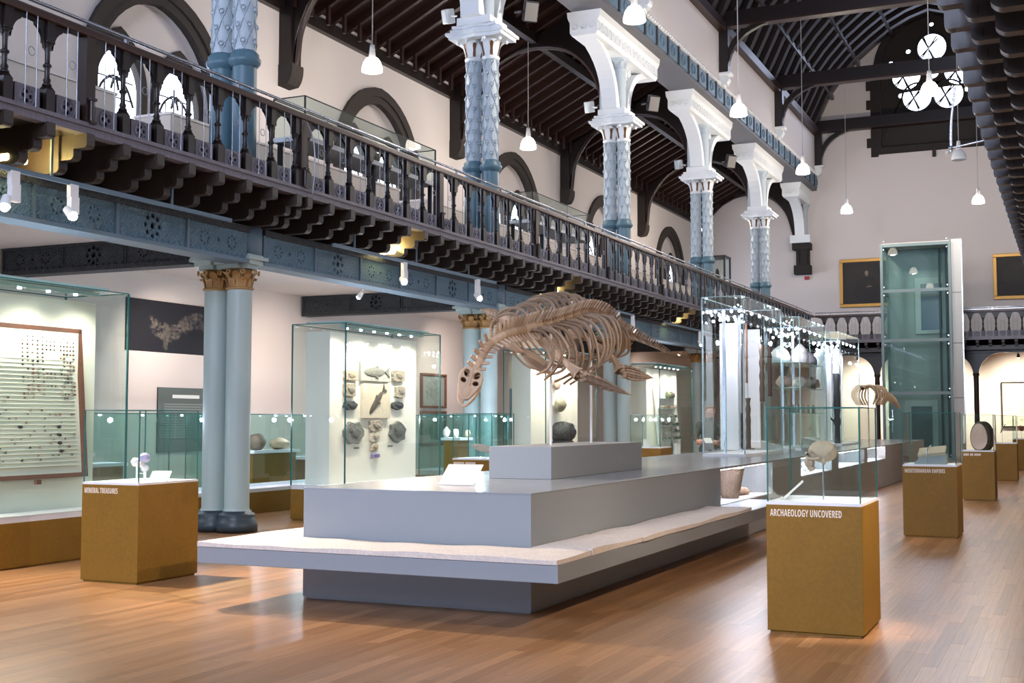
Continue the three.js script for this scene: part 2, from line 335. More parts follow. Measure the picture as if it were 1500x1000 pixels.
const roofLine = off => { const L = RP.map(([x, y], i) => { const a = RP[Math.max(0, i - 1)], b = RP[Math.min(RP.length - 1, i + 1)], dx = b[0] - a[0], dy = b[1] - a[1], n = Math.hypot(dx, dy); return i === RP.length - 1 ? [x, y + off] : [x - dy / n * off, y + dx / n * off]; }); return [...L, ...L.slice(0, -1).reverse().map(([x, y]) => [mir(x), y])]; };
const band = (a, b) => shp([...roofLine(a), ...roofLine(b).reverse()]);
{
  const roof = thing('ceiling_nave', 'dark varnished timber roof with curved rafters over the nave', 'roof', [0, 0, 0], 0, null, 'structure');
  const boards = new THREE.MeshStandardMaterial({ color: 0x2c2624, roughness: 0.22, map: grain, bumpMap: tex(64, (u, v) => { const g = u < 0.1 ? 0 : 1; return [g, g, g]; }, false, 1), bumpScale: 0.01 });
  const bg = new THREE.BufferGeometry(), L = roofLine(0.17), pos = [], uv = []; let s = 0;
  for (let i = 0; i + 1 < L.length; i++) { const [x0, y0] = L[i], [x1, y1] = L[i + 1], d = Math.hypot(x1 - x0, y1 - y0) / 0.12, A = [x0, y0, 7], B = [x1, y1, 7], C = [x1, y1, -56.2], D = [x0, y0, -56.2];
    pos.push(...A, ...D, ...C, ...A, ...C, ...B); uv.push(s, 0, s, 40, s + d, 40, s, 0, s + d, 40, s + d, 0); s += d; }
  bg.setAttribute('position', new THREE.BufferAttribute(new Float32Array(pos), 3)); bg.setAttribute('uv', new THREE.BufferAttribute(new Float32Array(uv), 2)); bg.computeVertexNormals();
  boards.side = THREE.DoubleSide; part(roof, 'roof_boards', bg, boards);
  part(roof, 'roof_cover', ex(band(0.25, 0.5), 63.4).translate(0, 0, -56.4), M.darkstone);
  const rg = ex(band(0, 0.16), 0.34);
  for (let z = -24; z > -56; z -= 1.0) { const m = part(roof, 'rafter', rg, M.timberMatt); m.position.z = z; }
  for (const i of [2, 4, 6]) for (const sx of [0, 1]) { const [x, y] = roofLine(0.06)[i]; part(roof, 'purlin', bx((sx ? mir(x) : x) - 0.07, (sx ? mir(x) : x) + 0.07, y - 0.08, y + 0.12, -56, 7), M.timber); }
  for (const sx of [0, 1]) { part(roof, 'wall_plate', sx ? bx(mir(-10.4), mir(-10.1), 14.32, 14.62, -56, 7) : bx(-10.4, -10.1, 14.32, 14.62, -56, 7), M.timberRed); }
  for (const k of [-1, 0, 1, 2, 3]) part(roof, 'roof_light', cb(3.2, 0.04, 1.8).applyMatrix4(new THREE.Matrix4().lookAt(V(-3.16, 17.7, 0), V(-7.6, 12.2, 0), V(0, 0, 1)).multiply(new THREE.Matrix4().makeRotationX(Math.PI / 2))).translate(-3.1, 17.78, bayMid(k)), M.roofGlass, 'roof window bright with sky');
  // trusses: hanging posts on scroll corbels, arched braces, tie beams
  for (let k = 1; k <= 5; k++) {
    const z = colZ(k) + (k === 5 ? 0.18 : 0);
    const t = thing('roof_truss', 'dark timber tie beam and braces ' + ['over the fish fossil case', 'over the boulder case', 'over the rack case', 'crossing below the round window lights', 'against the end wall'][k - 1], 'roof truss', [0, 0, z], 0, 'trusses across the nave');
    part(t, 'tie_beam', bx(-10.4, mir(-10.4), 14.52, 14.98, -0.16, 0.16), M.timber);
    part(t, 'tie_moulding', bx(-10.3, mir(-10.3), 14.46, 14.53, -0.19, 0.19), M.timberRed);
    for (const sx of [0, 1]) {
      const f = g => sx ? g.applyMatrix4(new THREE.Matrix4().makeRotationY(Math.PI)).translate(2 * XC, 0, 0) : g;
      part(t, 'hanging_post', f(bx(-10.36, -10.06, 12.95, 14.6, -0.15, 0.15)), M.timber);
      const s = new THREE.Shape(); s.moveTo(-10.08, 13.05); s.quadraticCurveTo(-10.0, 14.2, -8.7, 14.48); s.lineTo(-9.15, 14.48); s.quadraticCurveTo(-9.9, 14.3, -10.08, 13.7);
      part(t, 'brace', f(ex(s, 0.2).translate(0, 0, -0.1)), M.timber);
      part(t, 'scroll_corbel', f(merge([rb(0.42, 0.1, 0.4, 0.03, -10.17, 12.92, 0), cy(0.13, 0.13, 0.3, 0, -0.15, 0, 14).rotateX(Math.PI / 2).translate(-10.17, 12.74, 0), bx(-10.37, -10.1, 12.56, 12.88, -0.13, 0.13), cy(0.08, 0.08, 0.28, 0, -0.14, 0, 12).rotateX(Math.PI / 2).translate(-10.26, 12.6, 0)])), M.white, 'white plaster scroll corbel');
    }
  }
}
// ---------- aisle roof over the gallery ----------
function aisleRoof(side) {
  const X = side < 0 ? x => x : mir, y = x => 10.95 + 0.5 * (x + 16), sl = (a, b, lo, hi) => shp([[X(a), y(a) + lo], [X(b), y(b) + lo], [X(b), y(b) + hi], [X(a), y(a) + hi]]);
  const r = thing(side < 0 ? 'ceiling_gallery' : 'ceiling_gallery_right', side < 0 ? 'sloping red-brown timber roof with rafters over the gallery' : 'sloping timber roof over the opposite gallery', 'roof', [0, 0, 0], 0, null, 'structure');
  part(r, 'roof_boards', ex(sl(-16.4, -10.8, 0.22, 0.34), 63.4).translate(0, 0, -56.4), M.timberRed);
  if (side > 0) return;
  const rg = ex(sl(-16.1, -10.85, 0, 0.22), 0.11);
  for (let z = -17; z > -56; z -= 0.692) { part(r, 'rafter', rg, M.timberRed).position.z = z; part(r, 'stud', bx(-15.62, -15.55, 10.75, 11.2, z, z + 0.1), M.timberRed); }
  part(r, 'wall_plate', bx(-16.05, -15.85, 10.7, 11.0, -56, 7), M.timber);
  part(r, 'purlin', bx(-13.5, -13.3, 12.0, 12.25, -56, 7), M.timber);
  for (let k = 0; k <= 5; k++) {
    const z = colZ(k) + (k === 5 ? 0.2 : 0);
    const t = thing('wall_bracket_truss', 'dark timber gallery arch on a stone wall corbel ' + ['over the framed tray', 'past the fish fossils', 'past the boulder case', 'past the rack case', 'near the end wall', 'against the end wall'][k], 'roof truss', [0, 0, z], 0, 'arched trusses over the gallery');
    part(t, 'wall_post', bx(-16.0, -15.68, 9.45, 11.1, -0.2, 0.2), M.timber);
    const cs = new THREE.Shape(); cs.moveTo(-16, 9.5); cs.lineTo(-15.62, 9.5); cs.quadraticCurveTo(-15.6, 9.2, -15.75, 9.05); cs.lineTo(-16, 9.02);
    part(t, 'stone_corbel', ex(cs, 0.44).translate(0, 0, -0.22), M.stone);
    const s = new THREE.Shape(); s.moveTo(-15.72, 9.5); s.bezierCurveTo(-15.6, 10.7, -14.9, 11.85, -13.4, 11.95); s.bezierCurveTo(-12.2, 11.95, -11.5, 11.2, -11.3, 9.8);
    s.lineTo(-10.95, 9.8); s.lineTo(-10.95, 13.4); s.lineTo(-13.4, 12.15); s.lineTo(-15.75, 11.0);
    part(t, 'arch_brace', ex(s, 0.26).translate(0, 0, -0.13), M.timber);
    part(t, 'arch_rib', taperTube([V(-15.66, 9.5, 0), V(-15.5, 10.5, 0), V(-15.0, 11.25, 0), V(-14.3, 11.75, 0), V(-13.4, 11.92, 0), V(-12.4, 11.7, 0), V(-11.7, 11.0, 0), V(-11.35, 9.9, 0)], () => 0.075, 30, 6), M.timberRed);
  }
}
aisleRoof(-1); aisleRoof(1);
// ---------- balustrades: local x runs along, local z faces the nave ----------
function balusterGeo(w) {
  const p = [[0.001, 5.12], [0.05, 5.12], [0.05, 5.145], [0.034, 5.16], [0.042, 5.19], [0.028, 5.22], [0.03, 5.32], [0.046, 5.335], [0.046, 5.355], [0.028, 5.37], [0.03, 5.5], [0.044, 5.52], [0.034, 5.54], [0.052, 5.57], [0.052, 5.59], [0.001, 5.59]];
  const g = [lathe(p, 10), bx(-0.055, 0.055, 5.585, 5.82, -0.05, 0.05), bx(-0.06, 0.06, 4.83, 5.08, -0.06, 0.06), fin(new THREE.CylinderGeometry(0.05, 0.085, 0.05, 4).rotateY(Math.PI / 4).translate(0, 5.1, 0))];
  for (const s of [-1, 1]) {                          // cusped spandrels either side of the head block
    const h = w / 2 - 0.004, q = new THREE.Shape(); q.moveTo(s * 0.05, 5.82); q.lineTo(s * h, 5.82); q.lineTo(s * h, 5.775); q.lineTo(s * (h - 0.09), 5.77); q.lineTo(s * (h - 0.1), 5.74); q.quadraticCurveTo(s * 0.085, 5.7, s * 0.055, 5.52);
    g.push(ex(q, 0.04).translate(0, 0, -0.02));
  }
  return merge(g);
}
const postGeo = merge([bx(-0.07, 0.07, 4.83, 5.82, -0.065, 0.065), cy(0.028, 0.028, 0.24, 0, 4.86, 0.085, 8), cb(0.09, 0.03, 0.06, 0, 5.11, 0.09), cb(0.09, 0.03, 0.06, 0, 4.85, 0.09)]);
function quatrefoilGeo() {
  const s = shp([[-0.17, 4.835], [0.17, 4.835], [0.17, 5.065], [-0.17, 5.065]]);
  for (const [x, y] of [[-0.048, 4.95], [0.048, 4.95], [0, 4.998], [0, 4.902]]) s.holes.push(hole(circ(x, y, 0.026, 8).reverse()));
  for (const a of [1, 3, 5, 7]) s.holes.push(hole(circ(0.075 * Math.cos(a * Math.PI / 4), 4.95 + 0.075 * Math.sin(a * Math.PI / 4), 0.01, 5).reverse()));
  return merge([ex(s, 0.03).translate(0, 0, -0.015), new THREE.TorusGeometry(0.1, 0.012, 5, 18).translate(0, 4.95, 0.016)]);
}
const BG = balusterGeo(PITCH), BGe = balusterGeo(0.475), QG = quatrefoilGeo(), RING = fin(new THREE.TorusGeometry(0.045, 0.005, 5, 16)), ROD = cy(0.0055, 0.0055, 0.98, 0, 4.84, 0, 5);
function balustrade(label, pos, turn, length, bals, posts, ge) {
  const o = thing('gallery_balustrade', label, 'balustrade', pos, turn);
  part(o, 'fascia', bx(0, length, 4.72, 4.84, -0.08, 0.06), M.timberGrey);
  part(o, 'fascia_bead', bx(0, length, 4.8, 4.845, 0.06, 0.085), M.timberGrey);
  part(o, 'handrail', rb(length, 0.09, 0.16, 0.02, length / 2, 5.855, 0), M.rail, 'brown timber handrail');
  part(o, 'metal_rail', tube([V(0, 6.0, -0.02), V(length, 6.0, -0.02)], 0.022, 2, 8), M.steel, 'steel guard rail above the timber');
  part(o, 'metal_rail', bx(0, length, 5.925, 5.94, -0.1, -0.02), M.steel);
  for (let u = 0.6; u < length; u += 2.1) part(o, 'rail_bracket', bx(u - 0.02, u + 0.02, 5.89, 6.0, -0.05, -0.01), M.steel);
  const xs = [...bals, ...posts].sort((a, b) => a - b);
  for (const u of bals) part(o, 'baluster', ge, M.timber).position.x = u;
  for (const u of posts) part(o, 'post', postGeo, M.timberRed).position.x = u;
  for (let i = 0; i + 1 < xs.length; i++) {
    const d = xs[i + 1] - xs[i]; if (d < 0.3) continue; const m = (xs[i] + xs[i + 1]) / 2;
    part(o, 'quatrefoil_panel', QG, M.timberGrey).position.set(m, 0, 0.01);
    part(o, 'panel_back', bx(-d / 2 + 0.06, d / 2 - 0.06, 4.83, 5.06, -0.06, -0.045), M.timber).position.x = m;
    for (const s of [-0.075, 0.075]) part(o, 'rod', ROD, M.wire).position.set(m + s, 0, 0.07);
    part(o, 'ring', RING, M.wire).position.set(m, 5.42, 0.07);
  }
  return o;
}
{
  const posts = []; for (let u = 4.15; u < 45; u += 4.15) posts.push(u);
  const b = balustrade('long dark timber balustrade with turned balusters along the side gallery', [BX, 0, -6.11], Math.PI / 2, 45.8, leftU, posts, BG);
  for (const u of [8.32, 16.62, 24.9]) part(b, 'stay_rod', tube([V(u + 0.02, 5.78, 0.08), V(u + 0.1, 5.55, 0.13), V(u + 0.13, 5.1, 0.14), V(u + 0.14, 4.78, 0.1)], 0.011, 12, 5), M.wire, 'thin curved steel stay');
  const bs = []; for (let x = 0.475; x < 8.8; x += 0.475) bs.push(x - 0.1);
  balustrade('dark timber balustrade of the end gallery under the portraits', [BX + 0.1, 0, -51.9], 0, 8.9, bs, [], BGe);
}
// ---------- pierced iron girders ----------
function panelGeo(w, h, kind) {                       // outline centred on x, foot at 0
  const s = shp([[-w / 2, 0], [w / 2, 0], [w / 2, h], [-w / 2, h]]), y = h * 0.52;
  const ros = (cx, R, r) => { for (let i = 0; i < 8; i++) s.holes.push(hole(circ(cx + R * Math.cos(i * Math.PI / 4), y + R * Math.sin(i * Math.PI / 4), r, 6).reverse())); };
  if (kind) { ros(-w * 0.23, 0.085, 0.021); ros(w * 0.23, 0.085, 0.021); s.holes.push(hole(circ(0, y, 0.03, 8).reverse())); }
  else { ros(0, 0.13, 0.035); s.holes.push(hole(circ(0, y, 0.045, 8).reverse())); }
  return ex(s, 0.03);
}
const PW = (BAY - 0.36) / 6, PGa = panelGeo(PW - 0.05, 0.38, 1), PGb = panelGeo(PW - 0.05, 0.38, 0);
const RIV = fin(new THREE.SphereGeometry(0.014, 5, 3));
for (let k = -1; k < 5; k++) {
  const nP = k === 4 ? 3 : 6;
  const g = thing('iron_girder', 'blue-grey pierced iron girder with rosettes ' + ['above the framed tray case', 'above the fish fossil case', 'above the boulder case', 'above the rack case', 'next before the end gallery girder', 'meeting the end gallery'][k + 1], 'girder', [-10.62, 3.82, colZ(k) - 0.18], Math.PI / 2, 'girders along the aisle');
  const L = nP * PW - (k === 4 ? 0.2 : 0);
  part(g, 'bottom_flange', bx(0, L, -0.02, 0.03, -0.3, 0.05), M.ironPlain);
  part(g, 'top_flange', bx(0, L, 0.41, 0.5, -0.4, 0.06), M.ironDark);
  part(g, 'web_back', bx(0, L, 0.03, 0.42, -0.32, -0.28), M.ironPlain);
  const riv = [];
  for (let i = 0; i < nP; i++) {
    part(g, 'web_panel', i % 3 === 1 ? PGb : PGa, M.iron).position.set((i + 0.5) * PW, 0.03, -0.01);
    part(g, 'stiffener', bx(i * PW - 0.02, i * PW + 0.02, 0.03, 0.42, -0.02, 0.05), M.ironPlain);
    for (let j = 0; j < 11; j++) riv.push(at(RIV, i * PW + 0.08 + j * 0.11, 0.07, 0.022));
  }
  part(g, 'rivets', merge(riv), M.ironPlain, null, 'stuff');
}
for (let k = 0; k < 4; k++) {
  const g = thing('cross_girder', 'dark pierced iron cross girder ' + ['behind the framed tray case', 'beyond the fish fossil case', 'beyond the boulder case', 'beyond the rack case'][k], 'girder', [-15.3, 3.855, colZ(k) + 0.15], 0, 'cross girders of the aisle');
  part(g, 'bottom_flange', bx(0, 3.7, -0.02, 0.05, -0.25, 0.06), M.ironDark);
  part(g, 'top_flange', bx(0, 3.7, 0.37, 0.4, -0.25, 0.06), M.ironDark);
  part(g, 'web_back', bx(0, 3.7, 0.05, 0.38, -0.2, -0.16), M.ironDark);
  const riv = [];
  for (let i = 0; i < 3; i++) { const pg = i === 1 ? PGb : PGa, m = part(g, 'web_panel', pg, M.ironDark); m.position.set(0.62 + i * 1.23, 0.04, 0); m.scale.set(1.22 / PW, 0.9, 1);
    part(g, 'stiffener', bx(1.235 * i, 1.235 * i + 0.03, 0.04, 0.38, 0, 0.05), M.ironDark); for (let j = 0; j < 10; j++) riv.push(at(RIV, 0.1 + i * 1.23 + j * 0.12, 0.07, 0.04)); }
  part(g, 'rivets', merge(riv), M.ironDark, null, 'stuff');
}
// ---------- columns ----------
const CX = [-11.27, -10.87];
function leafGeo(h, w, out, curl) {                   // an upright leaf that bends outward (+z) at its tip
  const g = new THREE.PlaneGeometry(1, 1, 4, 7), p = g.attributes.position;
  for (let i = 0; i < p.count; i++) { const t = p.getY(i) + 0.5, x = p.getX(i), wd = w * (0.75 + 0.5 * Math.sin(t * 2.6)) * (t > 0.85 ? 1 - (t - 0.85) * 4 : 1);
    const b = t * t * out, yy = t < 0.8 ? t * h : h * (0.8 + Math.sin((t - 0.8) * 7) * 0.12); p.setXYZ(i, x * wd, yy, b + (t > 0.8 ? (t - 0.8) * curl : 0) + 0.05 * w * Math.cos(x * 14)); }
  g.computeVertexNormals(); const f = fin(g), r = f.clone(), q = r.attributes.position, n = r.attributes.normal;   // a second skin behind gives the leaf thickness
  for (let i = 0; i < q.count; i += 3) { const a = [q.getX(i + 1), q.getY(i + 1), q.getZ(i + 1)], b = [q.getX(i + 2), q.getY(i + 2), q.getZ(i + 2)]; q.setXYZ(i + 1, ...b); q.setXYZ(i + 2, ...a); }
  for (let i = 0; i < q.count; i++) { q.setZ(i, q.getZ(i) - 0.012); n.setXYZ(i, -n.getX(i), -n.getY(i), -n.getZ(i)); }
  return merge([f, r]);
}
const around = (g, n, r, y, off = 0) => merge(Array.from({ length: n }, (_, i) => g.clone().translate(0, y, r).rotateY((i + off) * 2 * Math.PI / n)));
const octo = (pts) => lathe(pts, 8);
const bigCap = merge([lathe([[0.17, 3.44], [0.2, 3.45], [0.2, 3.475], [0.165, 3.485], [0.16, 3.6], [0.18, 3.74], [0.001, 3.74]], 20), around(leafGeo(0.14, 0.1, 0.04, 0.22), 8, 0.172, 3.48), around(leafGeo(0.23, 0.09, 0.06, 0.25), 8, 0.17, 3.48, 0.5), around(fin(new THREE.SphereGeometry(0.022, 6, 5)), 8, 0.225, 3.6), around(fin(new THREE.TorusGeometry(0.028, 0.013, 5, 10)), 8, 0.27, 3.69)]);
function abacusShape(e) {                              // two joined plates with notched corners
  const s = []; const a = 0.33 + e, n = 0.1; for (const [x, y] of [[-a - 0.2, -a + n], [-a - 0.1, -a + n], [-a - 0.1, -a], [-0.1, -a], [-0.1, -a + 0.07], [0.1, -a + 0.07], [0.1, -a], [a + 0.1, -a], [a + 0.1, -a + n], [a + 0.2, -a + n]]) s.push([x, y]);
  return shp([...s, ...s.slice().reverse().map(([x, y]) => [x, -y])]);
}
const flat = (s, y, h) => ex(s, h).rotateX(-Math.PI / 2).translate(-11.07, y, 0);
function lowerColumns() {
  const o = thing('column_pair', 'twin pale blue columns with gilded leaf capitals carrying the girders', 'column', [0, 0, Z0], 0, 'paired columns along the aisle');
  for (const x of CX) {
    part(o, 'base', lathe([[0.001, 0], [0.3, 0], [0.3, 0.1], [0.285, 0.12], [0.285, 0.16], [0.25, 0.2], [0.262, 0.235], [0.25, 0.265], [0.21, 0.275], [0.21, 0.3], [0.001, 0.3]], 16).translate(x, 0, 0), M.colBase);
    part(o, 'shaft', lathe([[0.19, 0.3], [0.176, 0.34], [0.176, 3.44]], 28).translate(x, 0, 0), M.colBlue);
    part(o, 'capital', bigCap.clone().translate(x, 0, 0), M.gold, 'gilded leaf capital');
  }
  const ab = part(o, 'abacus', merge([flat(abacusShape(-0.1), 3.74, 0.06), flat(abacusShape(-0.05), 3.8, 0.06), flat(abacusShape(0), 3.86, 0.05), flat(abacusShape(-0.04), 3.91, 0.03)]), M.colBlue);
  part(o, 'impost_block', merge([octo([[0.001, 3.94], [0.25, 3.94], [0.25, 4.34], [0.001, 4.34]]).rotateY(Math.PI / 8).translate(-10.79, 0, 0), octo([[0.001, 3.94], [0.19, 3.94], [0.19, 4.34], [0.001, 4.34]]).rotateY(Math.PI / 8).translate(-11.27, 0, 0), bx(-11.3, -10.82, 3.94, 4.34, -0.15, 0.15)]), M.ironPlain);
  return o;
}
const lc = lowerColumns();
lc.userData.label = 'twin pale blue columns between the framed tray case and the fish fossil case';
['between the fish fossil case and the boulder case', 'between the boulder case and the rack case', 'just beyond the rack case', 'beside the end gallery arches'].forEach((w, i) => copy(lc, [0, 0, colZ(i + 1)], 'twin pale blue columns with gilded capitals ' + w));
function latticeGeo(R, y0, y1) {
  const g = [], n = 6, step = 0.24, H = y1 - y0;
  for (const d of [-1, 1]) for (let i = 0; i < n; i++) { const pts = []; const N = 22; for (let j = 0; j <= N; j++) { const y = H * j / N, a = i * 2 * Math.PI / n + d * (y / step) * Math.PI / n; pts.push(V(R * Math.cos(a), y0 + y, R * Math.sin(a))); } g.push(tube(pts, 0.009, 44, 4)); }
  const boss = merge([new THREE.SphereGeometry(0.033, 6, 4), new THREE.TorusGeometry(0.05, 0.009, 4, 10).rotateY(Math.PI / 2)]);
  for (let r = 0; r * step < H - 0.1; r++) for (let i = 0; i < n; i++) { const a = (i + (r % 2 ? 0.5 : 0)) * 2 * Math.PI / n; g.push(boss.clone().translate(R, 0, 0).rotateY(-a).translate(0, y0 + 0.12 + r * step, 0)); }
  return merge(g);
}
const LAT = latticeGeo(0.168, 6.92, 9.02);
const upLeaf = leafGeo(0.34, 0.12, 0.1, 0.3), upGold = leafGeo(0.3, 0.06, 0.075, 0.05);
const upCap = merge([lathe([[0.168, 9.02], [0.19, 9.05], [0.19, 9.08], [0.16, 9.1], [0.155, 9.3], [0.17, 9.46], [0.001, 9.46]], 16), around(upLeaf, 6, 0.165, 9.09), around(fin(new THREE.SphereGeometry(0.04, 8, 6)), 6, 0.33, 9.41)]);
const upCapGold = around(upGold, 6, 0.165, 9.1, 0.5);
function bracket(o, half) {                            // white bracket head: entablature, arms, central shaft, scrollwork
  const len = 2.45, z0 = -len, z1 = half ? 0 : len;
  const es = shp([[-11.36, 11.28], [-10.71, 11.28], [-10.66, 11.36], [-10.66, 11.62], [-10.6, 11.74], [-10.58, 11.9], [-11.49, 11.9], [-11.47, 11.74], [-11.41, 11.62], [-11.41, 11.36]]);
  part(o, 'entablature', half ? ex(es, len).translate(0, 0, 0) : ex(es, 2 * len).translate(0, 0, -len), M.white);
  const rings = [];
  for (const x of [-11.27, -11.04, -10.81]) { rings.push(new THREE.TorusGeometry(0.075, 0.018, 5, 14).translate(x, 11.49, len + 0.01)); rings.push(new THREE.TorusGeometry(0.035, 0.014, 5, 10).translate(x, 11.49, len + 0.01)); }
  for (let z = (half ? 0.2 : -len + 0.2); z < len; z += 0.3) { rings.push(bar(V(-10.65, 11.37, z - 0.14), V(-10.65, 11.61, z + 0.14), 0.016, 4)); rings.push(bar(V(-10.65, 11.61, z - 0.14), V(-10.65, 11.37, z + 0.14), 0.016, 4)); rings.push(new THREE.TorusGeometry(0.09, 0.014, 4, 12).rotateY(Math.PI / 2).translate(-10.65, 11.49, z)); }
  part(o, 'frieze_relief', merge(rings), M.white);
  for (const s of half ? [1] : [-1, 1]) {
    const a = new THREE.Shape(); a.moveTo(0.28, 9.85); a.lineTo(0.55, 9.85); a.bezierCurveTo(0.6, 10.6, 1.0, 11.05, 2.15, 11.29); a.lineTo(1.55, 11.29); a.bezierCurveTo(0.75, 11.05, 0.42, 10.6, 0.28, 9.85);
    part(o, 'arm', ex(a, 0.42).rotateY(s > 0 ? -Math.PI / 2 : Math.PI / 2).translate(s > 0 ? -10.84 : -11.26, 0, 0), M.white);
    const sc = []; for (const [z, y, r] of [[0.5, 10.75, 0.14], [0.62, 11.0, 0.12], [0.95, 11.13, 0.1], [0.42, 10.45, 0.09]]) { sc.push(new THREE.TorusGeometry(r, 0.022, 5, 14).rotateY(Math.PI / 2).translate(-11.0, y, s * z)); sc.push(new THREE.TorusGeometry(r * 0.45, 0.018, 5, 10).rotateY(Math.PI / 2).translate(-11.0, y, s * z)); }
    part(o, 'scrollwork', merge(sc), M.white);
  }
  part(o, 'bracket_shaft', merge([cy(0.17, 0.17, 1.15, -10.95, 9.85, 0, 16), lathe([[0.17, 10.95], [0.2, 10.98], [0.17, 11.0], [0.2, 11.15], [0.28, 11.28]], 14).translate(-10.95, 0, 0), bx(-11.45, -11.1, 9.85, 11.28, -0.2, 0.2), around(leafGeo(0.2, 0.09, 0.06, 0.1), 8, 0.18, 11.02).translate(-10.95, 0, 0)]), M.colPale);
}
function upperColumns() {
  const o = thing('gallery_column_pair', 'twin lattice-relief columns with white bracket head rising from the gallery', 'column', [0, 0, Z0], 0, 'paired columns above the gallery');
  for (const x of [-11.23, -10.84]) {
    part(o, 'pedestal', octo([[0.001, 4.83], [0.21, 4.83], [0.21, 5.3], [0.19, 5.35], [0.182, 6.7]]).rotateY(Math.PI / 8).translate(x, 0, 0), M.colOct, 'octagonal blue pedestal');
    part(o, 'ring_moulding', lathe([[0.18, 6.68], [0.235, 6.74], [0.24, 6.8], [0.2, 6.84], [0.215, 6.87], [0.165, 6.92]], 20).translate(x, 0, 0), M.colOct);
    const sh = part(o, 'shaft', cy(0.16, 0.16, 2.12, x, 6.91, 0, 20), M.colPale);
    part(sh, 'lattice_relief', LAT.clone().translate(x, 0, 0), M.colPale);
    const cp = part(o, 'capital', upCap.clone().translate(x, 0, 0), M.white);
    part(cp, 'gilt_leaves', upCapGold.clone().translate(x, 0, 0), M.goldDark, 'brown gilt leaves');
  }
  const sq = (a, b) => shp([[-b, -a], [-b * 0.55, -a * 0.82], [0, -a], [b * 0.55, -a * 0.82], [b, -a], [b, a], [b * 0.55, a * 0.82], [0, a], [-b * 0.55, a * 0.82], [-b, a]]);
  const f2 = (a, b, y, h) => ex(sq(a, b), h).rotateX(-Math.PI / 2).translate(-11.035, y, 0);
  part(o, 'abacus', merge([f2(0.38, 0.6, 9.45, 0.07), f2(0.43, 0.65, 9.52, 0.06), f2(0.36, 0.57, 9.58, 0.07), f2(0.42, 0.5, 9.65, 0.06), bx(-11.42, -10.66, 9.7, 9.86, -0.42, 0.42)]), M.white);
  bracket(o);
  return o;
}
const uc = upperColumns();
uc.userData.label = 'twin lattice columns above the columns beside the framed tray case';
['over the columns beyond the fish fossil case', 'over the columns beyond the boulder case', 'over the columns beyond the rack case', 'nearest the end wall bracket'].forEach((w, i) => copy(uc, [0, 0, colZ(i + 1)], 'twin lattice-relief gallery columns ' + w));
{
  const o = thing('wall_bracket', 'white half bracket on a dark stone corbel against the end wall', 'bracket', [0, 0, -55.98]);
  bracket(o, true);
  part(o, 'abacus', bx(-11.5, -10.6, 9.5, 9.86, 0, 0.5), M.white);
  part(o, 'corbel_shaft', merge([bx(-11.4, -10.6, 9.2, 9.5, 0, 0.55), bx(-11.25, -10.7, 8.45, 9.2, 0, 0.42), bx(-11.35, -10.62, 8.1, 8.5, 0, 0.48), cy(0.08, 0.08, 0.75, -11.15, 8.45, 0.4, 8), cy(0.08, 0.08, 0.75, -10.8, 8.45, 0.4, 8)]), M.darkstone, 'dark stone corbel');
  single('alarm_sounder', 'small red alarm box under the dark stone corbel', 'alarm', bx(-10.95, -10.75, 7.88, 8.02, -55.98, -55.88), std(0xa3121c, 0.5));
}
// loudspeakers clamped to the bracket heads
for (let k = 1; k < 4; k++) {
  const z = colZ(k);
  const a = thing('loudspeaker', 'dark box loudspeaker on the bracket ' + ['beyond the fish fossil case', 'beyond the boulder case', 'beyond the rack case'][k - 1], 'loudspeaker', [-10.2, 10.15, z - 0.6], 0.5, 'dark loudspeakers'); a.rotation.x = 0.45; a.rotation.z = -0.3;
  part(a, 'cabinet', rb(0.3, 0.42, 0.26, 0.02), M.speaker); part(a, 'grille', rb(0.26, 0.38, 0.03, 0.012, 0, 0, 0.135), M.speakerFace, 'grey grille'); part(a, 'clamp', bar(V(-0.1, 0, 0), V(-0.34, -0.05, 0.1), 0.03, 6), M.speaker);
  const b = thing('loudspeaker', 'small white loudspeaker on the bracket ' + ['beyond the fish fossil case', 'beyond the boulder case', 'beyond the rack case'][k - 1], 'loudspeaker', [-11.78, 10.05, z + 0.1], -0.6, 'white loudspeakers'); b.rotation.x = 0.3;
  part(b, 'cabinet', rb(0.22, 0.3, 0.2, 0.02), M.speakerWhite); part(b, 'grille', rb(0.18, 0.26, 0.02, 0.008, 0, 0, 0.1), M.colPale); part(b, 'clamp', bar(V(0.08, 0, 0), V(0.34, -0.03, 0), 0.02, 6), M.speakerWhite);
}
// slim timber columns and arches under the end gallery
for (const x of [-11.2, -7.38, -3.55, 0.28]) {
  const o = thing('timber_column', 'slim dark column with curved brackets under the end gallery', 'column', [x, 0, -52.6], 0, 'slim columns under the end gallery');
  part(o, 'shaft', lathe([[0.14, 0], [0.14, 0.2], [0.1, 0.26], [0.1, 3.3], [0.13, 3.34], [0.13, 3.42], [0.1, 3.45]], 14), M.timberRed);
  const s = new THREE.Shape(); s.moveTo(-0.1, 3.4); s.bezierCurveTo(-0.15, 3.85, -0.4, 4.1, -0.85, 4.24); s.lineTo(0.85, 4.24); s.bezierCurveTo(0.4, 4.1, 0.15, 3.85, 0.1, 3.4);
  part(o, 'bracket', ex(s, 0.2).translate(0, 0, -0.1), M.timber);
}
{
  const o = thing('end_gallery_beam', 'dark moulded beam carrying the end gallery', 'beam', [0, 0, -52.6], 0, null, 'structure');
  part(o, 'beam_body', bx(-15.3, mir(-15.3), 4.22, 4.4, -0.2, 0.2), M.timber); part(o, 'beam_moulding', bx(-9.8, mir(-9.8), 4.33, 4.5, -0.3, 0.55), M.timber);
  part(o, 'soffit', bx(-15.3, mir(-15.3), 4.4, 4.46, -3.4, -0.2), M.ceil);
}
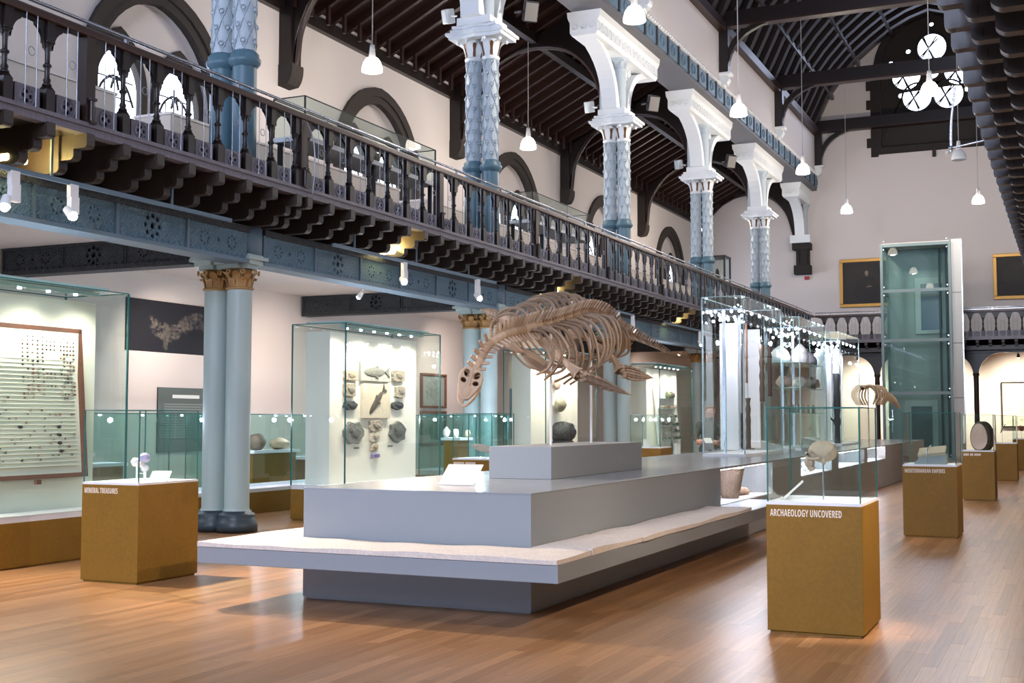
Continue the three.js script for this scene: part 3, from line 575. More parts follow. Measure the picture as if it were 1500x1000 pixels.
// ---------- lamps ----------
function pendant() {
  const o = thing('pendant_lamp', 'bell-shaped opal pendant lamp glowing over the nave', 'lamp', [0, 0, 0], 0, 'lit pendants over the nave');
  part(o, 'shade', lathe([[0.001, 0.32], [0.06, 0.32], [0.13, 0.28], [0.185, 0.2], [0.215, 0.1], [0.225, 0], [0.19, -0.012], [0.001, -0.012]], 20), M.opal, 'glowing opal glass bell');
  part(o, 'cap', lathe([[0.001, 0.58], [0.05, 0.58], [0.055, 0.52], [0.075, 0.34], [0.075, 0.3]], 12), M.lampMetal);
  return o;
}
const pn = pendant(); let first = true;
function hang(x, y, z, top, lit, label, group) {
  let o = pn; if (first) { first = false; o.position.set(x, y, z); } else o = copy(pn, [x, y, z]);
  if (label) { o.userData.label = label; o.userData.group = group; }
  part(o, 'cord', bar(V(0, 0.56, 0), V(0, top - y, 0), 0.012, 5), M.lampMetal);
  if (!lit) { o.children.find(c => c.name === 'shade').material = std(0xc9cdd0, 0.3); return; }
  const l = new THREE.PointLight(0xfff1e2, x < -12 ? 10 : 24, 0, 2); l.position.set(x, y + 0.1, z); l.castShadow = true; l.shadow.radius = 8; scene.add(l);
}
for (const k of [1, 2, 3, 4]) hang(-7.7, 9.42, colZ(k), 14.5, true);
hang(-3.0, 9.45, colZ(2), 14.5, true); hang(-3.0, 9.45, colZ(4), 14.5, true);
hang(-3.0, 9.45, colZ(3), 14.5, false, 'unlit pendant lamp hanging before the dark rose window', 'unlit pendants'); 
pn.userData.group = 'lit pendants over the nave';
for (const k of [1, 2, 4]) hang(-13.5, 9.02, colZ(k) + 0.32, 12.0, true, 'bell-shaped opal pendant lamp glowing under the gallery roof', 'lit pendants over the gallery');
// track lights under the balcony
function spot(x, y, z, tx, ty, tz, power, angle, color = 0xffead6) {
  const o = thing('track_spotlight', 'small white spotlight on the lighting track under the balcony', 'spotlight', [x, y, z], 0, 'track spotlights');
  part(o, 'adapter', bx(-0.03, 0.03, 0.16, 0.31, -0.06, 0.06), M.white2); part(o, 'driver_box', bx(-0.035, 0.035, -0.02, 0.17, -0.07, 0.05), M.white2);
  const d = V(tx - x, ty - y, tz - z).normalize(), a = V(0, 0.02, 0.09), b = a.clone().addScaledVector(d, 0.13);
  part(o, 'head', bar(a, b, 0.045, 10, 0.06), M.white2);
  part(o, 'bulb', fin(new THREE.SphereGeometry(0.048, 10, 8).translate(...b.clone().addScaledVector(d, 0.012).toArray())), M.bulb, 'glowing bulb');
  if (power) { const s = new THREE.SpotLight(color, power, 0, angle, 0.6, 2); const p = V(x, y, z).add(b).addScaledVector(d, 0.08); s.position.copy(p); s.target.position.set(tx, ty, tz); s.castShadow = true; s.shadow.radius = 2; scene.add(s, s.target); }
}
for (let k = -1; k < 4; k++) single('light_track', 'thin grey lighting track below the corbels ' + ['over the framed tray', 'over the fish fossils', 'over the boulder case', 'over the rack case', 'near the end gallery'][k + 1], 'light track', merge([bx(-10.22, -10.18, 4.22, 4.27, colZ(k) - 1.4, colZ(k) - 7.2), ...[2, 4, 6].map(q => bx(-10.21, -10.19, 4.26, 4.73, colZ(k) - q, colZ(k) - q - 0.03))]), M.ironPlain, 'lighting tracks');
for (const [z, tx, ty, tz, p, a] of [[-9.6, -9.0, 0, -7.8, 60, 0.8], [-10.45, -6.2, 0.5, -10.2, 135, 0.6], [-18.0, -5.6, 0.8, -14.6, 110, 0.55], [-20.8, -6.4, 0.8, -20, 45, 0.6], [-25.6, -6, 0.8, -24.5, 45, 0.6], [-28.7, -7.4, 0, -28.6, 40, 0.6], [-29.8, -7.4, 0, -31, 40, 0.6], [-36, -8.4, 0, -36, 40, 0.6]]) spot(-10.2, 3.92, z, tx, ty, tz, p, a);
for (let k = -1; k < 4; k++) single('light_track', 'lighting track under the overhead gallery corbels', 'light track', merge([bx(0.33, 0.37, 4.22, 4.27, colZ(k) - 0.4, colZ(k) - 7.9), ...[2, 4, 6].map(q => bx(0.34, 0.36, 4.26, 4.73, colZ(k) - q, colZ(k) - q - 0.03))]), M.ironPlain, 'overhead lighting tracks');
for (const [z, tx, tz, p, a] of [[-8.2, -4.6, -9.0, 32, 0.6], [-10.0, -1.46, -9.75, 62, 0.2], [-12.0, -4.8, -12.4, 28, 0.65], [-17.5, -4.2, -18.5, 24, 0.7], [-20.5, -3.8, -23, 16, 0.7], [-28, -3.8, -29, 16, 0.7], [-36, -3.8, -37, 16, 0.7]]) spot(0.35, 3.92, z, tx, 0.5, tz, p, a);
// aisle ceiling spots
for (const [x, z, tx, ty, tz] of [[-13.6, -10.9, -11.3, 1.2, -10.6], [-13.5, -17.0, -15.3, 1.8, -18.5], [-12.6, -20.6, -15.3, 1.6, -21.5], [-13.4, -27.5, -15.3, 1.8, -29.5], [-13.2, -33.5, -15.3, 1.8, -36], [-13.2, -44, -15.3, 1.6, -46]]) {
  const o = thing('ceiling_spotlight', 'small white spotlight on the aisle ceiling', 'spotlight', [x, 4.0, z], 0, 'aisle ceiling spotlights');
  part(o, 'stem', bar(V(0, 0.1, 0), V(0, 0.28, 0), 0.02, 6), M.white2); const d = V(tx - x, ty - 4, tz - z).normalize(), b = V(0, 0.08, 0).addScaledVector(d, 0.14);
  part(o, 'head', bar(V(0, 0.08, 0), b, 0.04, 10, 0.055), M.white2); part(o, 'bulb', fin(new THREE.SphereGeometry(0.045, 10, 8).translate(...b.clone().addScaledVector(d, 0.012).toArray())), M.bulb);
  const s = new THREE.SpotLight(0xffeadc, 20, 0, 0.95, 0.9, 2); s.position.set(x, 4, z).add(b).addScaledVector(d, 0.08); s.target.position.set(tx, ty, tz); s.castShadow = true; s.shadow.radius = 2; scene.add(s, s.target);
}
// end wall spots under the end gallery
for (const x of [-8.3, -5.2, -2.0]) {
  const o = thing('ceiling_spotlight', 'small spotlight washing the wall under the end gallery', 'spotlight', [x, 4.1, -53.4], 0, 'end gallery spotlights');
  part(o, 'stem', bar(V(0, 0.1, 0), V(0, 0.3, 0), 0.02, 6), M.blackPaint); part(o, 'head', bar(V(0, 0.08, 0), V(0, 0, -0.12), 0.05, 10, 0.065), M.blackPaint); part(o, 'bulb', fin(new THREE.SphereGeometry(0.05, 10, 8).translate(0, -0.01, -0.13)), M.bulb);
  const s = new THREE.SpotLight(0xfff0d8, 70, 0, 0.9, 0.8, 2); s.position.set(x, 4.05, -53.62); s.target.position.set(x, 2.0, -56); s.castShadow = true; scene.add(s, s.target);
}
// tube lamps tucked between the corbels
for (const z of [-9.75, -17.75, -25.05, -33.6]) {
  single('strip_lamp', 'short yellowish lamp tucked up between the balcony corbels', 'lamp', rb(0.5, 0.08, 0.3, 0.03, -10.55, 4.4, z), M.tubeLamp, 'lamps between corbels');
  const l = new THREE.PointLight(0xffe08a, 3.5, 0, 2); l.position.set(-10.42, 4.5, z); l.castShadow = true; scene.add(l);
}
// ---------- long central plinth ----------
{
  const o = thing('display_plinth', 'long grey central plinth with an overhanging bench ledge', 'plinth', [0, 0, 0]);
  part(o, 'toe_kick', bx(-6.31, -4.12, 0, 0.02, -38.5, -9.4), M.grey, 'recessed foot');
  // body with niches cut into its right side
  const X0 = -6.33, X1 = -4.1, N = [[-15.36, -18.3], [-20.4, -23.2], [-23.95, -27.1], [-27.5, -30.3]];
  part(o, 'body', bx(X0, -4.75, 0.02, 0.975, -38.5, -9.37), M.grey);
  let z = -9.37; const yb = i => i ? 0.66 : 0.5;
  const strip = [];
  N.forEach(([a, b], i) => { strip.push(bx(-4.75, X1, 0.02, 0.975, z, a)); strip.push(bx(-4.75, X1, 0.02, yb(i), a, b)); strip.push(bx(-4.75, X1, 0.955, 0.975, a, b)); z = b; });
  strip.push(bx(-4.75, X1, 0.02, 0.975, z, -38.5));
  strip.forEach(g => part(o, 'side_panel', g, M.grey));
  part(o, 'top', merge([bx(X0 - 0.003, X1 + 0.003, 0.973, 0.985, -38.5, -9.365)]), M.greyTop);
  part(o, 'bench_slab', rb(3.37, 0.14, 8.2, 0.006, -5.25, 0.43, -12.75, 1), M.grey, 'grey overhanging bench ledge');
  N.forEach(([a, b], i) => {
    const nl = part(o, 'niche_lining', merge([bx(-4.76, -4.74, yb(i), 0.955, a, b), bx(-4.75, X1 - 0.02, yb(i), yb(i) + 0.012, a, b)]), M.white2, 'white lit niche lining');
    const gl = part(o, 'niche_glass', fin(new THREE.PlaneGeometry(a - b, 0.955 - yb(i)).rotateY(Math.PI / 2).translate(X1 - 0.005, (yb(i) + 0.955) / 2, (a + b) / 2)), M.glass, 'clear niche glass');
    part(gl, 'lamp_strip', bx(-4.16, -4.2, 0.94, 0.954, a - 0.2, b + 0.2), M.led, 'thin lamp strip');
    for (const q of [0.2, 0.5, 0.8]) { const l = new THREE.PointLight(0xf4eeff, 0.9, 0, 2); l.position.set(-4.3, 0.9, a + (b - a) * q); l.shadow.radius = 2; scene.add(l); }
  });
}
// cloth pad on the bench: three lengths, slightly wavy, one overlapping the next
function pad(x0, x1, z0, z1, label, y = 0.502, t = 0.05) {
  const nx = Math.max(2, Math.round(Math.abs(x1 - x0) / 0.1)), nz = Math.max(2, Math.round(Math.abs(z1 - z0) / 0.1));
  const g = new THREE.BoxGeometry(Math.abs(x1 - x0), t, Math.abs(z1 - z0), nx, 2, nz).translate((x0 + x1) / 2, y + t / 2, (z0 + z1) / 2), p = g.attributes.position;
  for (let i = 0; i < p.count; i++) { const x = p.getX(i), yy = p.getY(i), z = p.getZ(i); if (yy > y + 0.001) { const e = Math.min(Math.abs(x - x0), Math.abs(x - x1), Math.abs(z - z0), Math.abs(z - z1)); p.setY(i, yy + 0.006 * Math.sin(z * 3.1 + x * 2) + 0.004 * Math.sin(x * 9 + z * 5) - (e < 0.02 ? 0.012 : 0)); } p.setX(i, x + (Math.abs(x) < 3.6 ? 0.008 * Math.sin(z * 4) : 0)); }
  g.computeVertexNormals();
  return single('bench_pad', label, 'bench pad', fin(g), M.fabric, 'pads on the bench ledge');
}
pad(-6.93, -3.57, -8.64, -9.36, 'white cloth pad across the front end of the bench');
pad(-6.93, -6.34, -9.37, -14.8, 'white cloth pad along the aisle side of the bench');
pad(-4.095, -3.56, -9.37, -10.62, 'short white cloth pad at the bench corner', 0.503, 0.058);
pad(-4.09, -3.55, -10.63, -14.72, 'long white cloth pad along the nave side of the bench');
single('specimen_block', 'grey block on the plinth carrying the skeleton rods', 'block', rb(0.7, 0.33, 2.88, 0.004, -5.2, 1.151, -13.04, 1), M.grey);
function labelCard(x, y, z, w, d, tilt, turn, label) {
  const o = thing('label_card', label, 'label', [x, y, z], turn);
  const c = part(o, 'card', cb(w, 0.008, d).rotateX(tilt).translate(0, Math.sin(tilt) * d / 2, 0), M.card);
  part(o, 'print', merge(Array.from({ length: 7 }, (_, i) => cb(w * (i ? 0.7 : 0.4), 0.002, d * 0.03, i ? 0 : -w * 0.15, 0.005, -d * 0.33 + i * d * 0.1))).rotateX(tilt).translate(0, Math.sin(tilt) * d / 2, 0), std(0xddd5cb, 0.8), 'faint grey print');
  part(o, 'wedge', merge([cb(w * 0.94, 0.006, 0.02, 0, 0.004, d * 0.45)]), M.card);
  return o;
}
labelCard(-5.27, 0.986, -10.4, 0.35, 0.34, 0.55, 0.12, 'cream label card lying on the plinth before the grey block');

// ---------- glass boxes ----------
const pane = (w, h) => fin(new THREE.PlaneGeometry(w, h));
function glassBox(o, x0, x1, y0, y1, z0, z1, o2 = {}) {  // five panes and green glass edges, z0 near, z1 far
  const w = x1 - x0, h = y1 - y0, d = z0 - z1, mx = (x0 + x1) / 2, my = (y0 + y1) / 2, mz = (z0 + z1) / 2, m = o2.mat || M.glass, e = o2.edge || 0.006, em = o2.edgeMat || M.edge;
  const P = (g, x, y, z) => part(o, 'glass_pane', g.translate(x, y, z), m, 'clear glass');
  P(pane(w, h), mx, my, z0); P(pane(w, h), mx, my, z1); P(pane(d, h).rotateY(Math.PI / 2), x0, my, mz); P(pane(d, h).rotateY(Math.PI / 2), x1, my, mz);
  if (!o2.open) P(pane(w, d).rotateX(-Math.PI / 2), mx, y1, mz);
  const g = []; for (const x of [x0, x1]) for (const z of [z0, z1]) g.push(cb(e * 1.6, h, e * 1.6, x, my, z));
  for (const z of [z0, z1]) g.push(cb(w, e, e, mx, y1, z)); for (const x of [x0, x1]) g.push(cb(e, e, d, x, y1, mz));
  part(o, 'glass_edges', merge(g), em, 'green polished glass edges');
}
const font = await new FontLoader().loadAsync('fonts/droid/droid_sans_bold.typeface.json');
function lettering(txt, h, width) {                    // raised vinyl letters, foot of the text at the origin
  const g = new TextGeometry(txt, { font, size: h, depth: 0.002, curveSegments: 3, bevelEnabled: false }); g.computeBoundingBox();
  g.scale(width / (g.boundingBox.max.x - g.boundingBox.min.x), 1, 1); return fin(g);
}
const LET = std(0xe9dcc6, 0.6);
function pedestal(label, x0, w, z0, d, title, titleW, y = 0.955, gh = 0.73) {
  const o = thing('pedestal_case', label, 'display case', [x0 + w / 2, 0, z0 - d / 2]);
  part(o, 'plinth_gap', bx(-w / 2 + 0.02, w / 2 - 0.02, 0, 0.02, -d / 2 + 0.02, d / 2 - 0.02), M.mustard, 'recessed foot');
  part(o, 'body', rb(w, y - 0.018, d, 0.004, 0, 0.018 + (y - 0.018) / 2, 0, 1), M.mustard, 'mustard painted body');
  part(o, 'display_top', bx(-w / 2 + 0.004, w / 2 - 0.004, y, y + 0.022, -d / 2 + 0.004, d / 2 - 0.004), M.capWhite, 'white display floor');
  glassBox(o, -w / 2 + 0.012, w / 2 - 0.012, y + 0.02, y + gh, d / 2 - 0.012, -d / 2 + 0.012);
  if (typeof title === 'string') part(o, 'lettering', lettering(title, 0.052, titleW).translate(-w / 2 + 0.03, y - 0.085, d / 2), LET, 'raised pale capital letters');
  else if (title) { const g = []; let x = 0; for (const n of title) { for (let i = 0; i < n; i++) { const c = rr(0.016, 0.024); g.push(bx(x, x + c * 0.75, 0, 0.045, 0, 0.002)); x += c; } x += 0.018; } part(o, 'lettering', merge(g).translate(-w / 2 + 0.03, y - 0.08, d / 2), LET, 'pale title too small to read'); }
  return o;
}
pedestal('mustard pedestal case lettered ARCHAEOLOGY UNCOVERED holding a skull', -2.143, 0.706, -9.335, 0.855, 'ARCHAEOLOGY UNCOVERED', 0.53);
pedestal('mustard pedestal case lettered MEDITERRANEAN EMPIRES with a tilted slab', -2.165, 0.706, -17.62, 0.85, 'MEDITERRANEAN EMPIRES', 0.52);
pedestal('mustard pedestal case with a polished oval stone', -2.05, 0.6, -25.95, 0.8, [5, 3, 6], 0);
pedestal('mustard pedestal case with a slim dark blade', -1.93, 0.55, -34.5, 0.75, null, 0);
pedestal('mustard pedestal case with a small rusty fragment', -1.8, 0.6, -42.0, 0.75, null, 0);
pedestal('mustard pedestal case lettered MINERAL TREASURES with white mineral balls', -8.985, 0.715, -9.42, 0.9, 'MINERAL TREASURES', 0.42);
pedestal('mustard pedestal case with a pale fossil bone near the grey block', -9.0, 0.706, -17.45, 0.85, [10, 9], 0);
pedestal('mustard pedestal case with a folded white leaflet', -8.98, 0.706, -26.0, 0.85, [5, 4], 0);
// skull on its stand
function blob(rx, ry, rz, f, n = 20, m = 14) { const g = new THREE.SphereGeometry(1, n, m), p = g.attributes.position; for (let i = 0; i < p.count; i++) { const x = p.getX(i), y = p.getY(i), z = p.getZ(i), k = f ? f(x, y, z) : 1; p.setXYZ(i, x * rx * k, y * ry * k, z * rz * k); } g.computeVertexNormals(); return fin(g); }
const rough = (a, s) => (x, y, z) => 1 + a * (Math.sin(x * 5.1 + s) * Math.cos(y * 4.3 + s * 2) + 0.6 * Math.sin(z * 7.7 + x * 3 + s) + 0.4 * Math.cos(y * 11 + z * 9 + s));
{
  const o = thing('human_skull', 'brown weathered skull facing left on a thin rod', 'skull', [-1.785, 1.345, -9.7], 0);
  const sock = [[-0.62, -0.28, 0.6], [-0.62, -0.28, -0.6]];
  part(o, 'cranium', blob(0.112, 0.088, 0.075, (x, y, z) => { let k = 1 + (x > 0 ? 0.06 * x : 0) - (y < -0.2 ? 0.12 * (-y - 0.2) : 0) + (x < -0.7 && y > 0 ? -0.06 : 0); for (const [a, b, c] of sock) { const d = Math.hypot(x - a, y - b, z - c); if (d < 0.4) k -= 0.5 * (1 - d / 0.4); } return k; }, 40, 28), M.skull);
  part(o, 'face', merge([blob(0.04, 0.055, 0.045, rough(0.06, 2), 14, 10).translate(-0.098, -0.075, 0), blob(0.03, 0.025, 0.035, null, 12, 8).translate(-0.085, -0.125, 0), tube([V(-0.1, -0.05, 0.05), V(-0.06, -0.055, 0.066), V(-0.01, -0.045, 0.064)], 0.009, 8, 6), tube([V(-0.1, -0.05, -0.05), V(-0.06, -0.055, -0.066), V(-0.01, -0.045, -0.064)], 0.009, 8, 6), blob(0.018, 0.03, 0.014, null, 10, 8).translate(0.02, -0.07, 0.05), tube([V(-0.105, -0.02, 0.05), V(-0.118, -0.012, 0.02), V(-0.118, -0.012, -0.02), V(-0.105, -0.02, -0.05)], 0.012, 10, 6)]), M.skull);
  part(o, 'teeth', merge(Array.from({ length: 8 }, (_, i) => cb(0.008, 0.012, 0.008, -0.112 + 0.02 * Math.abs(i - 3.5) / 3.5, -0.152, -0.028 + i * 0.008))), M.card);
  part(o, 'rod', bar(V(0.005, -0.07, 0), V(0.005, -0.367, 0), 0.006, 8), M.steel, 'thin steel rod');
}
labelCard(-2.02, 0.979, -9.75, 0.18, 0.2, 0.75, -1.35, 'small pale label tilted beside the skull');
// slab in the second case, stone, blade, fragment
{
  const s = thing('stone_slab', 'pale carved stone slab tilted on a stand', 'slab', [-1.84, 0.977, -18.0], 0);
  part(s, 'slab', rb(0.36, 0.05, 0.34, 0.008).rotateX(0.25).rotateZ(0.12).translate(0.03, 0.17, 0), std(0xb3a893, 0.8, { map: speck })); part(s, 'wedge_stand', ex(shp([[-0.2, 0], [0.22, 0], [0.22, 0.14], [-0.12, 0.1]]), 0.3).translate(0, 0, -0.15), std(0x87908f, 0.5));
  single('bronze_hook', 'small curved bronze pin on a stem beside the slab', 'artefact', merge([bar(V(-1.86, 0.977, -17.8), V(-1.86, 1.12, -17.8), 0.004, 5), tube([V(-1.86, 1.12, -17.8), V(-1.845, 1.2, -17.8), V(-1.8, 1.24, -17.8)], 0.009, 10, 6)]), M.steel);
  const st = thing('oval_stone', 'large oval stone cut to a polished pink face', 'stone', [-1.75, 0.977, -26.3], -0.5);
  const ov = Array.from({ length: 26 }, (_, i) => { const a = i / 26 * 2 * Math.PI; return [0.19 * Math.cos(a) * (1 - 0.1 * Math.sin(a)), 0.27 + 0.27 * Math.sin(a)]; });
  part(st, 'body', ex(shp(ov), 0.16, 0.035).translate(0, 0, -0.2), std(0x4a3b2c, 0.7, { map: speck }), 'rough dark rind');
  part(st, 'polished_face', ex(shp(ov.map(([x, y]) => [x * 0.97, 0.27 + (y - 0.27) * 0.97])), 0.008).translate(0, 0, -0.006), std(0xc79c86, 0.18, { map: speck }), 'polished pink face');
  single('bronze_dagger', 'slim dark blade standing tilted on a pin', 'artefact', merge([cb(0.02, 0.26, 0.012).rotateZ(-0.5).translate(-1.72, 1.35, -34.8), bar(V(-1.74, 0.977, -34.8), V(-1.74, 1.3, -34.8), 0.004, 5)]), std(0x3b2b22, 0.5));
  single('rusty_fragment', 'small rusty fragment on a clear stand', 'artefact', merge([blob(0.07, 0.09, 0.05, rough(0.12, 3), 12, 8).rotateZ(0.6).translate(-1.55, 1.3, -42.3), bar(V(-1.55, 0.977, -42.3), V(-1.55, 1.25, -42.3), 0.005, 5)]), std(0x8a4a32, 0.8));
}
// minerals
[[-8.73, 1.16, 0.05, 0xdad4d6, 'round white mineral ball on the lower left peg'], [-8.62, 1.205, 0.055, 0x9d93b8, 'violet tinged mineral ball, topmost of the cluster'], [-8.66, 1.135, 0.036, 0xd9c3b4, 'small pinkish mineral piece in the middle of the cluster'], [-8.615, 1.1, 0.04, 0xd8d2d8, 'small white mineral ball on the right peg']].forEach(([x, y, r, c, l], i) => {
  single('mineral_ball', l, 'mineral', blob(r * 1.05, r * 0.9, r, rough(0.08, i * 2.1), 14, 10).translate(x, y, -9.9), std(c, 0.4, { map: speck }), 'mineral cluster'); });
{ const o = thing('peg_stand', 'white peg stand holding the mineral balls', 'stand', [-8.67, 0.977, -9.9]); part(o, 'peg', cy(0.009, 0.009, 0.14, -0.05, 0, 0, 8), M.white2); part(o, 'peg', cy(0.014, 0.014, 0.1, 0.055, 0, 0, 8), M.white2); part(o, 'crossbar', bar(V(-0.05, 0.07, 0), V(0.055, 0.07, 0), 0.005, 6), M.white2); }
labelCard(-8.4, 0.98, -9.88, 0.2, 0.14, 0.7, 0.35, 'white label wedge beside the mineral balls');
single('fossil_bone', 'pale pinkish fossil bone raised on clear pegs', 'fossil', merge([blob(0.2, 0.055, 0.06, rough(0.12, 1), 16, 10).rotateZ(-0.25).translate(-8.62, 1.13, -17.8), bar(V(-8.68, 0.977, -17.8), V(-8.68, 1.12, -17.8), 0.005, 5), bar(V(-8.57, 0.977, -17.8), V(-8.57, 1.1, -17.8), 0.005, 5)]), std(0xc9b3a6, 0.7));
single('folded_leaflet', 'folded white leaflet standing in a pedestal case', 'leaflet', ex(shp([[0, 0], [0.14, 0], [0.03, 0.17], [0.015, 0.17]]), 0.2).translate(-8.75, 0.977, -26.4), M.card);

// ---------- tall wall-side cases ----------
const CASEX = [-11.33, -10.33];
function tallCase(z0, z1, label, boardMat) {
  const o = thing('tall_case', label, 'display case', [0, 0, 0]);
  part(o, 'base', bx(CASEX[0], CASEX[1], 0.02, 0.49, z0, z1), M.mustard, 'mustard painted base'); part(o, 'plinth_gap', bx(CASEX[0] + 0.02, CASEX[1] - 0.02, 0, 0.02, z0 - 0.02, z1 + 0.02), M.mustard);
  part(o, 'display_floor', bx(CASEX[0] + 0.01, CASEX[1] - 0.01, 0.49, 0.56, z0 - 0.01, z1 + 0.01), M.capWhite, 'white display floor');
  part(o, 'backboard', bx(-11.25, -10.8, 0.56, 3.0, z0 - 0.28, z1 + 0.04), boardMat, 'tall pale backboard');
  glassBox(o, CASEX[0] + 0.005, CASEX[1], 0.55, 3.1, z0, z1, { mat: M.glass, edge: 0.012 });
  part(o, 'light_box', bx(-11.2, -10.45, 3.105, 3.15, z0 - 0.2, z1 + 0.2), M.edgePale, 'shallow open-topped light box'); part(o, 'light_box_glow', bx(-11.15, -10.5, 3.15, 3.155, z0 - 0.25, z1 + 0.25), M.roofGlass, 'glowing top of the light box');
  area(0.6, z0 - z1 - 0.6, 0xfff0e4, 1.5, [-10.82, 3.17, (z0 + z1) / 2], [-10.82, 4.2, (z0 + z1) / 2 + 0.001]);
  part(o, 'lamp_housing', bx(-10.62, -10.5, 3.05, 3.09, z0 - 0.3, z1 + 0.3), M.edgePale);
  const bl = []; for (let z = z0 - 0.4; z > z1 + 0.3; z -= 0.42) bl.push(z); bl.forEach(z => part(o, 'downlight', cy(0.022, 0.022, 0.02, -10.56, 3.03, z, 8), M.led, 'small glowing downlight'));
  for (const q of [0.12, 0.37, 0.63, 0.88]) { const l = new THREE.SpotLight(0xfff2e0, z0 > -10 ? 3.2 : 6.5, 0, 1.25, 1, 2); l.position.set(-10.36, 2.98, z0 + (z1 - z0) * q); l.target.position.set(-10.8, 0.9, z0 + (z1 - z0) * q); l.shadow.radius = 2; scene.add(l, l.target); }
  return o;
}
tallCase(-8.4, -11.53, 'tall glass case with mustard base holding a large framed tray', M.boardGreen);
tallCase(-16.4, -19.55, 'tall glass case with a white board of fish fossils', M.board);
tallCase(-24.4, -27.5, 'tall glass case with a dark boulder before a white board', M.board);
tallCase(-32.4, -35.6, 'tall glass case with a tilted white rack of small specimens', M.board);
{ // framed tray with ridged rows and many tiny specimens
  const o = thing('specimen_tray', 'brown framed white tray with ridged rows of tiny specimens', 'tray', [-10.7, 0.92, -9.93]); o.rotation.z = 0.085;
  const L = 2.66, H = 1.75; // along z, height
  part(o, 'tray_bed', bx(-0.05, 0, 0.03, H - 0.03, -L / 2, L / 2), M.boardGreen);
  for (const [n, g] of [['frame_bottom', bx(-0.06, 0.05, 0, 0.05, -L / 2, L / 2)], ['frame_top', bx(-0.06, 0.05, H - 0.05, H, -L / 2, L / 2)], ['frame_side', bx(-0.06, 0.05, 0, H, -L / 2, -L / 2 + 0.05)], ['frame_side', bx(-0.06, 0.05, 0, H, L / 2 - 0.05, L / 2)]]) part(o, n, g, M.frameWood, 'brown wooden frame');
  for (let i = 0; i < 33; i++) part(o, 'ridge', bx(0, 0.022, 0.14 + i * 0.047, 0.152 + i * 0.047, -L / 2 + 0.12, L / 2 - 0.12), M.boardGreen);
  single('tray_catch', 'small brass catch under the framed tray', 'catch', cb(0.04, 0.05, 0.07, -10.62, 0.89, -10.45), M.frameWood);
  const cols = [0x6e5a48, 0x8f8276, 0x2d2c2a, 0x7a4b3e, 0x4b5a4c, 0xa08d70], mm = cols.map(c => std(c, 0.6)), sg = blob(0.017, 0.014, 0.017, rough(0.12, 4), 7, 5);
  const put = (z, r, c, k = 1) => { const y = 0.17 + r * 0.047, m = single('tray_specimen', 'tiny specimen sitting on a ridge of the framed tray', 'specimen', sg, mm[c]); m.userData.group = 'specimens in the framed tray'; m.position.set(-10.7 + 0.028 * Math.cos(0.085) - y * Math.sin(0.085), 0.92 + y * Math.cos(0.085), -9.93 - z); m.scale.setScalar(k); };
  for (let r = 17; r < 32; r++) { for (let c = 0; c < 5; c++) if (rnd() < 0.8) put(0.42 + c * 0.075, r, Math.floor(rnd() * 6), rr(0.6, 1)); for (let c = 0; c < 5; c++) if (rnd() < 0.7) put(1.0 + c * 0.05, r, Math.floor(rnd() * 6), rr(0.6, 1)); if (rnd() < 0.5) for (let c = 0; c < 4; c++) put(0.72 + c * 0.06, r, Math.floor(rnd() * 6), 0.7); }
  for (let i = 0; i < 60; i++) put(rr(-0.2, 1.2), Math.floor(rr(1, 18)), Math.floor(rnd() * 6), rr(0.5, 0.9));
  for (const [z, r] of [[0.35, 9], [0.93, 9], [0.93, 7], [0.93, 5], [0.95, 3]]) put(z, r, 2, 1.5);
}
// fossils on the second case's board: [z, y, width, height, colour, irregular, label]
const slabShape = (w, h, irr, s) => shp(Array.from({ length: 14 }, (_, i) => { const a = (i + 0.5) / 14 * 2 * Math.PI, k = 1 / Math.max(Math.abs(Math.cos(a)), Math.abs(Math.sin(a))), c = irr > 0.5 ? 1.05 : Math.min(k, 1.3), n = 1 + irr * 0.13 * Math.sin(i * 2.7 + s); return [w / 2 * Math.cos(a) * c * n, h / 2 * Math.sin(a) * c * n]; }));
const rectShape = (w, h) => shp([[-w / 2, -h / 2], [w / 2, -h / 2], [w / 2, h / 2], [-w / 2, h / 2]]);
function onBoard(g, z, y) { return g.rotateY(Math.PI / 2).translate(-10.8, y, z); }
const fishGeo = (L, H) => { const b = blob(L / 2, H / 2, 0.02, (x, y) => 1 - 0.25 * Math.max(0, x), 20, 10); return merge([b, ex(shp([[L * 0.36, 0], [L * 0.56, H * 0.6], [L * 0.5, 0], [L * 0.56, -H * 0.6]]), 0.012), ex(shp([[-0.05, -H * 0.4], [0.05, -H * 0.4], [0.06, -H * 0.75]]), 0.012), ex(shp([[-0.08, H * 0.4], [0.06, H * 0.4], [0.05, H * 0.7]]), 0.012)]); };
